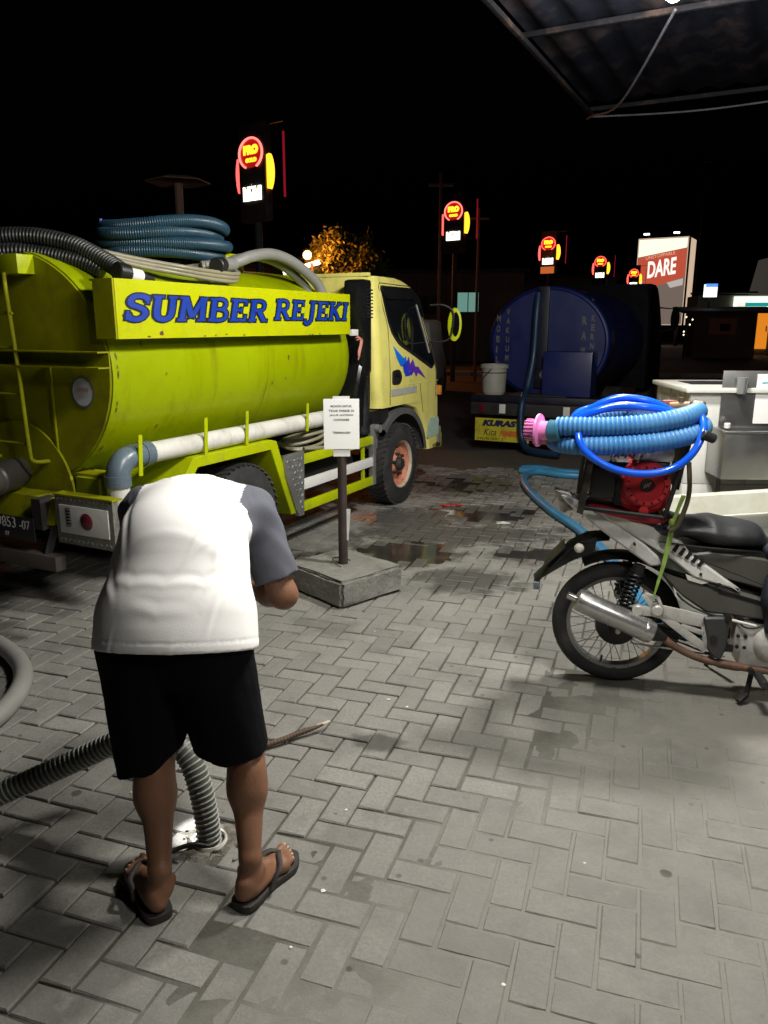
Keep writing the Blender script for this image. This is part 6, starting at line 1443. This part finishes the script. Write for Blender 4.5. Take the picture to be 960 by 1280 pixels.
def tree(name, loc, label, cr, h, n, seed, leaf_m, trunk_h, group=None):
    o = empty(name, (loc[0], loc[1], 0), 0, label, 'tree', group); r = np.random.default_rng(seed)
    tk_ = MB(); tk_.tube(spline([(0, 0, -.03), (.05, .02, trunk_h * .5), (.0, .05, trunk_h), (.1, 0, trunk_h + h * .5)], .15), lambda i, t: .14 * (1 - .7 * t), 10)
    for k in range(7):
        a = k * 2.4; tk_.tube(spline([(0, .03, trunk_h * (.75 + .05 * k)), (math.cos(a) * cr * .4, math.sin(a) * cr * .4, trunk_h + h * .25), (math.cos(a) * cr * .8, math.sin(a) * cr * .8, trunk_h + h * (.35 + .07 * k))], .15), lambda i, t: .05 * (1 - .8 * t), 6)
    tk_.build('trunk', M('bark', (.07, .05, .035), .9, var=.3), o, 60)
    cl = r.normal(size=(28, 3)); cl /= np.linalg.norm(cl, axis=1)[:, None]; cl *= (r.uniform(.35, 1, 28) ** .5)[:, None] * A([cr, cr, h / 2]); cl[:, 2] += trunk_h + h * .45
    ci = r.integers(0, 28, n); P = cl[ci] + r.normal(size=(n, 3)) * cr * .16
    u = r.normal(size=(n, 3)); u /= np.linalg.norm(u, axis=1)[:, None]; w = np.cross(u, r.normal(size=(n, 3))); w /= np.linalg.norm(w, axis=1)[:, None]
    L_ = r.uniform(.06, .13, n)[:, None]; V = np.stack([P - u * L_, P + w * L_ * .4, P + u * L_, P - w * L_ * .4], 1).reshape(-1, 3); Q = np.arange(4 * n).reshape(-1, 4)
    np_mesh('crown', V, Q, leaf_m, o, None); return o
leaf = M('leaf', (.06, .085, .025), .6, var=.35, vscale=4.)
tree('street_tree', (-1.55, 30.2), 'small leafy tree glowing orange beside the street lamp', 1.35, 2.3, 14000, 3, leaf, 2.7, 'trees along the dark street')
tree('street_tree', (5.75, 40.5), 'small tree lit pale teal beside the blue tanker', .95, 1.3, 3000, 9, leaf, 1.6, 'trees along the dark street')
tl = empty('garden_lamp', (5.55, 39.6, 0), 0, 'pale teal lamp shining into the small street tree', 'lamp')
MB().cyl((0, 0, -.03), (0, 0, 2.1), .03, 8).build('pole', steel_dark, tl); MB().lathe([(0, -.08), (.08, -.04), (.10, .04), (0, .10)], 14, Matrix.Translation((0, 0, 2.16))).build('globe', EM('teal_glow', (.55, 1, .9), 5.), tl, 60)
tp_ = bpy.data.lights.new('teal_light', 'POINT'); tp_.energy = 900; tp_.color = (.45, 1, .85); tp_.shadow_soft_size = .15
to = bpy.data.objects.new('teal_light', tp_); COL.objects.link(to); to.parent = tl; to.location = (.15, -.15, 2.4)
sp2 = empty('shade_post', (-3.35, 13.4, 0), R(20), 'dim flat-topped shade post rising behind the blue-grey hose coil', 'post')
MB().cyl((0, 0, -.03), (0, 0, 3.85), .055, 12, .07).build('post', M('shade_brown', (.16, .09, .07), .7), sp2)
MB().lathe([(0, .10), (.30, .06), (.52, .0), (.53, -.02), (.3, .02), (.0, .04)], 6, Matrix.Translation((0, 0, 3.88))).build('roof', M('shade_brown', (.16, .09, .07)), sp2, None)
for x, y, h, lb in ((1.42, 20.5, 5.3, 'thin dark utility pole standing left of the second pylon sign'), (2.75, 23.6, 4.9, 'thin reddish pole standing right of the second pylon sign'), (22.6, 58., 13., 'tall dark pole rising behind the billboard top')):
    up_ = empty('utility_pole', (x, y, 0), 0, lb, 'pole', 'poles along the street')
    MB().cyl((0, 0, -.03), (0, 0, h), .05, 10, .035).build('shaft', M('pole_reddish', (.10, .045, .035), .7), up_); MB().box((0, 0, h - .3), (.6, .06, .06)).build('crossarm', M('pole_reddish', (.10, .045, .035)), up_)
# ------------------------------------------------------------ buildings and vehicles in the dark
dk = M('dark_wall', (.10, .085, .08), .8, var=.3, vscale=1.); dk2 = M('dark_wall_brown', (.12, .08, .06), .8, var=.3, vscale=1.)
roof_m = M('dark_roof', (.05, .035, .03), .8, var=.3)
def house(name, loc, rz, w, dp_, h, label, wall, wins, group=None, door=True):
    o = empty(name, (loc[0], loc[1], 0), rz, label, 'building', group)
    MB().box((0, dp_ / 2, h / 2 - .015), (w, dp_, h + .03)).build('wall', wall, o)
    MB().box((0, dp_ / 2, h + .08), (w + .5, dp_ + .5, .16)).build('roof', roof_m, o)
    for x, z, ww, hh, mt in wins:
        f = MB().box((x, -.03, z), (ww + .12, .06, hh + .12)).build('window', M('frame_dark', (.04, .035, .03), .6), o); MB().box((x, -.064, z), (ww, .008, hh)).build('pane', mt, f, None)
        MB().box((x, -.072, z), (.04, .012, hh)).build('mullion', M('frame_dark', (.04, .035, .03)), f)
    if door: MB().box((w * .32, -.03, 1.05), (.9, .06, 2.1)).build('door', M('door_dark', (.05, .03, .02), .6), o)
    return o
teal_w = EM('window_teal', (.30, .62, .52), .42); dim_w = EM('window_dim', (.9, .45, .2), .05); off_w = M('window_off', (.02, .02, .025), .1)
house('shop_house', (3.1, 36.5), R(-8), 6.5, 5, 3.9, 'dark low building with one teal lit window past the cab mirror', dk2, [(.75, 2.62, .95, .85, teal_w), (-1.0, 2.5, 1.0, .8, off_w), (-2.3, 2.5, .9, .8, dim_w)], 'dark buildings behind the street')
house('shop_house', (10.3, 46.), R(-8), 6., 5, 4.2, 'unlit dark building hidden behind the blue tanker', dk, [(-1, 2.6, 1, .8, off_w), (1, 2.6, 1, .8, off_w)], 'dark buildings behind the street')
house('shop_house', (-8.5, 40.), R(6), 9., 5, 4.4, 'unlit dark building far behind the lime tank', dk, [(-2, 2.6, 1, .8, off_w), (1, 2.6, 1, .8, off_w)], 'dark buildings behind the street')
kb = MB().box((0, 0, 0.03), (60, .25, .14), None, .02).build('kerb', M('kerb_concrete', (.2, .19, .17), .85, var=.2), smooth=30); kb.location = (4, 26, 0); kb.rotation_euler = (0, 0, R(-8)); tag(kb, kind='structure')
# shop on the far right
sh2 = empty('lit_shop', (20.2, 44.5, 0), R(-10), 'small lit shop with white and teal sign over an orange door', 'shop')
shw = M('shop_wall', (.30, .30, .22), .7, var=.1)
MB().box((0, 1.6, 1.6), (5.0, 3.0, 3.26)).build('wall', shw, sh2)
MB().box((.55, .02, 2.85), (2.3, .14, .62)).build('sign_board', EM('shop_sign', (.85, 1., .82), 1.25), sh2, None)
MB().box((.75, -.055, 2.72), (1.5, .02, .20)).build('sign_stripe', EM('shop_teal', (.02, .55, .50), .55), sh2, None)
dd_ = MB().box((.85, .06, 1.35), (1.0, .10, 2.1)).build('door', EM('shop_orange_glow', (1., .30, .02), .75), sh2, None)  # shop light on the door put in as glow
MB().box((1.25, .0, 1.4), (.06, .06, .3)).build('handle', white_p, dd_)
MB().box((-.15, -.02, 1.7), (.55, .08, 2.3)).build('window', EM('shop_window', (1., .97, .80), .95), sh2, None)
MB().box((-1.2, .0, 3.35), (3.2, 1.6, .1)).build('awning', roof_m, sh2)
hg2 = empty('grey_gable_house', (24.9, 47., 0), R(-10), 'pale grey gable wall rising behind the lit shop', 'building')
gp = [(-2.2, 0), (-2.2, 3.4), (-1.8, 5.6), (.6, 5.7), (2.4, 4.4), (2.4, 0)]
MB().prism(gp, 0, 4).build('wall', M('gable_grey_glow', (.30, .28, .25), .8, var=.15, emit=(.30, .27, .23), es=.10), hg2, None)  # light falling on this wall put into its material as glow
ks = empty('kiosk', (17.2, 39.8, 0), R(-10), 'dark roadside kiosk with wide awning and dim red front', 'kiosk')
MB().box((0, .8, 1.1), (3.0, 1.4, 2.26)).build('wall', dk2, ks); MB().box((0, .3, 2.35), (4.6, 3.0, .12), Matrix.Rotation(R(5), 3, 'X')).build('awning', roof_m, ks)
fp = MB().box((-.1, .07, 1.55), (1.3, .04, .8)).build('front_panel', EM('kiosk_red', (.22, .06, .04), .02), ks, None); MB().box((.0, .04, 1.5), (.5, .02, .35)).build('opening', hole, fp, None)
for x in (-2.1, 2.1): MB().cyl((x, -1.0, -.03), (x, -1.0, 2.25), .04, 8).build('post', steel_dark, ks)
sgn = empty('light_box', (16.6, 40.6, 0), R(-12), 'small blue and white light box on a pole above the kiosk', 'sign')
MB().cyl((0, .1, -.03), (0, .1, 3.1), .05, 8).build('pole', steel_dark, sgn); MB().box((0, 0, 3.3), (.62, .16, .62)).build('box', EM('lightbox_white', (.85, .95, 1.), 1.6), sgn, None); MB().box((.03, -.085, 3.56), (.56, .012, .16)).build('blue_band', EM('lightbox_blue', (.10, .30, 1.), 1.2), sgn, None)
rs = empty('stall_lamp_string', (14.4, 37.5, 0), 0, 'string of small bright bulbs on a pole beside the dark kiosk', 'lamp')
for k in range(5):
    r_ = random.Random(k + 3); MB().lathe([(0, -.05), (.045, 0), (0, .05)], 8, Matrix.Translation((r_.uniform(-.3, .35), 0, 1.15 + .22 * k + r_.uniform(-.08, .08)))).build('bulb', EM('stall_bulb', (1, .92, .6), 2.2), rs)
MB().cyl((0, .05, -.03), (0, .05, 2.3), .03, 8).build('pole', steel_dark, rs)
# a light van waiting beyond the cab
vn = empty('white_van', (.30, 17.2, 0), R(80), 'small white van with glowing red tail lamp beyond the cab mirror', 'van')
def vsec(x, w, z0, z1): return [(x, -w, z0 + .1), (x, -w, (z0 + z1) / 2), (x, -w * .9, z1 - .05), (x, -w * .75, z1), (x, w * .75, z1), (x, w * .9, z1 - .05), (x, w, (z0 + z1) / 2), (x, w, z0 + .1), (x, w * .9, z0), (x, -w * .9, z0)]
vb_ = MB().loft([vsec(0, .76, .35, 1.68), vsec(.05, .78, .28, 1.72), vsec(2.3, .78, .28, 1.74), vsec(2.9, .76, .28, 1.25), vsec(3.5, .74, .28, 1.05), vsec(3.6, .7, .35, .95)]).build('body', M('van_white', (.45, .44, .42), .35, var=.06), vn, 30)
MB().box((-.02, 0, 1.40), (.02, 1.2, .40), None, .004).build('rear_window', glass_d, vb_)
for y in (-.66, .66): MB().box((-.015, y, 1.02), (.06, .15, .26), None, .02).build('tail_lamp', EM('tail_red', (1., .10, .08), 3.5), vb_)
MB().box((-.03, -.42, .82), (.04, .2, .10), None, .01).build('reverse_lamp', EM('amber_glow', (1., .55, .3), 1.2), vb_)
for x in (.6, 2.8):
    for y in (-.72, .72): MB().lathe([(0, -.08), (.2, -.08), (.28, -.07), (.30, 0), (.28, .07), (.2, .08), (0, .08)], 24, Matrix.Translation((x, y, .27)) @ Matrix.Rotation(R(90), 4, 'X')).build('wheel', rubber, vb_, 40)
# ------------------------------------------------------------ litter
litter = M('paper_bit', (.75, .74, .70), .7)
for k, (x, y) in enumerate(((.30, 1.60), (-.25, 1.72), (-.18, 1.93), (-.13, 2.32), (-.9, 2.42), (.10, 3.05), (.02, 3.12), (-.05, 3.9), (.62, 2.05), (-.45, 2.10))):
    r_ = random.Random(k); n_ = 6; s_ = r_.uniform(.004, .008)
    o = MB().add([(s_ * r_.uniform(.6, 1.3) * math.cos(6.28 * i / n_), s_ * r_.uniform(.6, 1.3) * math.sin(6.28 * i / n_), .001 * (i % 2)) for i in range(n_)] + [(0, 0, .003)], [(i, (i + 1) % n_, n_) for i in range(n_)]).build('paper_scrap', litter, None, None)
    o.location = (x, y, .003); tag(o, 'tiny white paper scrap lying on the paving', 'litter', 'white scraps on the paving')
rw_ = MB(); rr_ = random.Random(9); vs = [(.11 * math.cos(6.28 * i / 14) * rr_.uniform(.6, 1.2), .05 * math.sin(6.28 * i / 14) * rr_.uniform(.6, 1.2), rr_.uniform(.002, .012)) for i in range(14)] + [(0, 0, .028), (.05, .01, .018), (-.05, 0, .02)]
rw_.add(vs, [(i, (i + 1) % 14, 15 if math.cos(6.28 * (i + .5) / 14) > .4 else (16 if math.cos(6.28 * (i + .5) / 14) < -.4 else 14)) for i in range(14)] + [(14, 15, 16)])
o = rw_.build('plastic_wrapper', M('wrapper_red', (.42, .03, .03), .2, var=.3, vscale=40), None, None); o.location = (.62, 6.88, .0); tag(o, 'crumpled red plastic wrapper by the truck front wheel', 'litter')
o = MB().add([(-.06, -.03, .002), (.05, -.04, .004), (.07, .02, .003), (.0, .05, .002), (-.05, .03, .004), (0, 0, .018)], [(i, (i + 1) % 5, 5) for i in range(5)]).build('plastic_scrap', M('scrap_clear', (.5, .5, .48), .25), None, None); o.location = (1.0, 6.25, 0); tag(o, 'crumpled clear plastic scrap on the wet paving', 'litter')
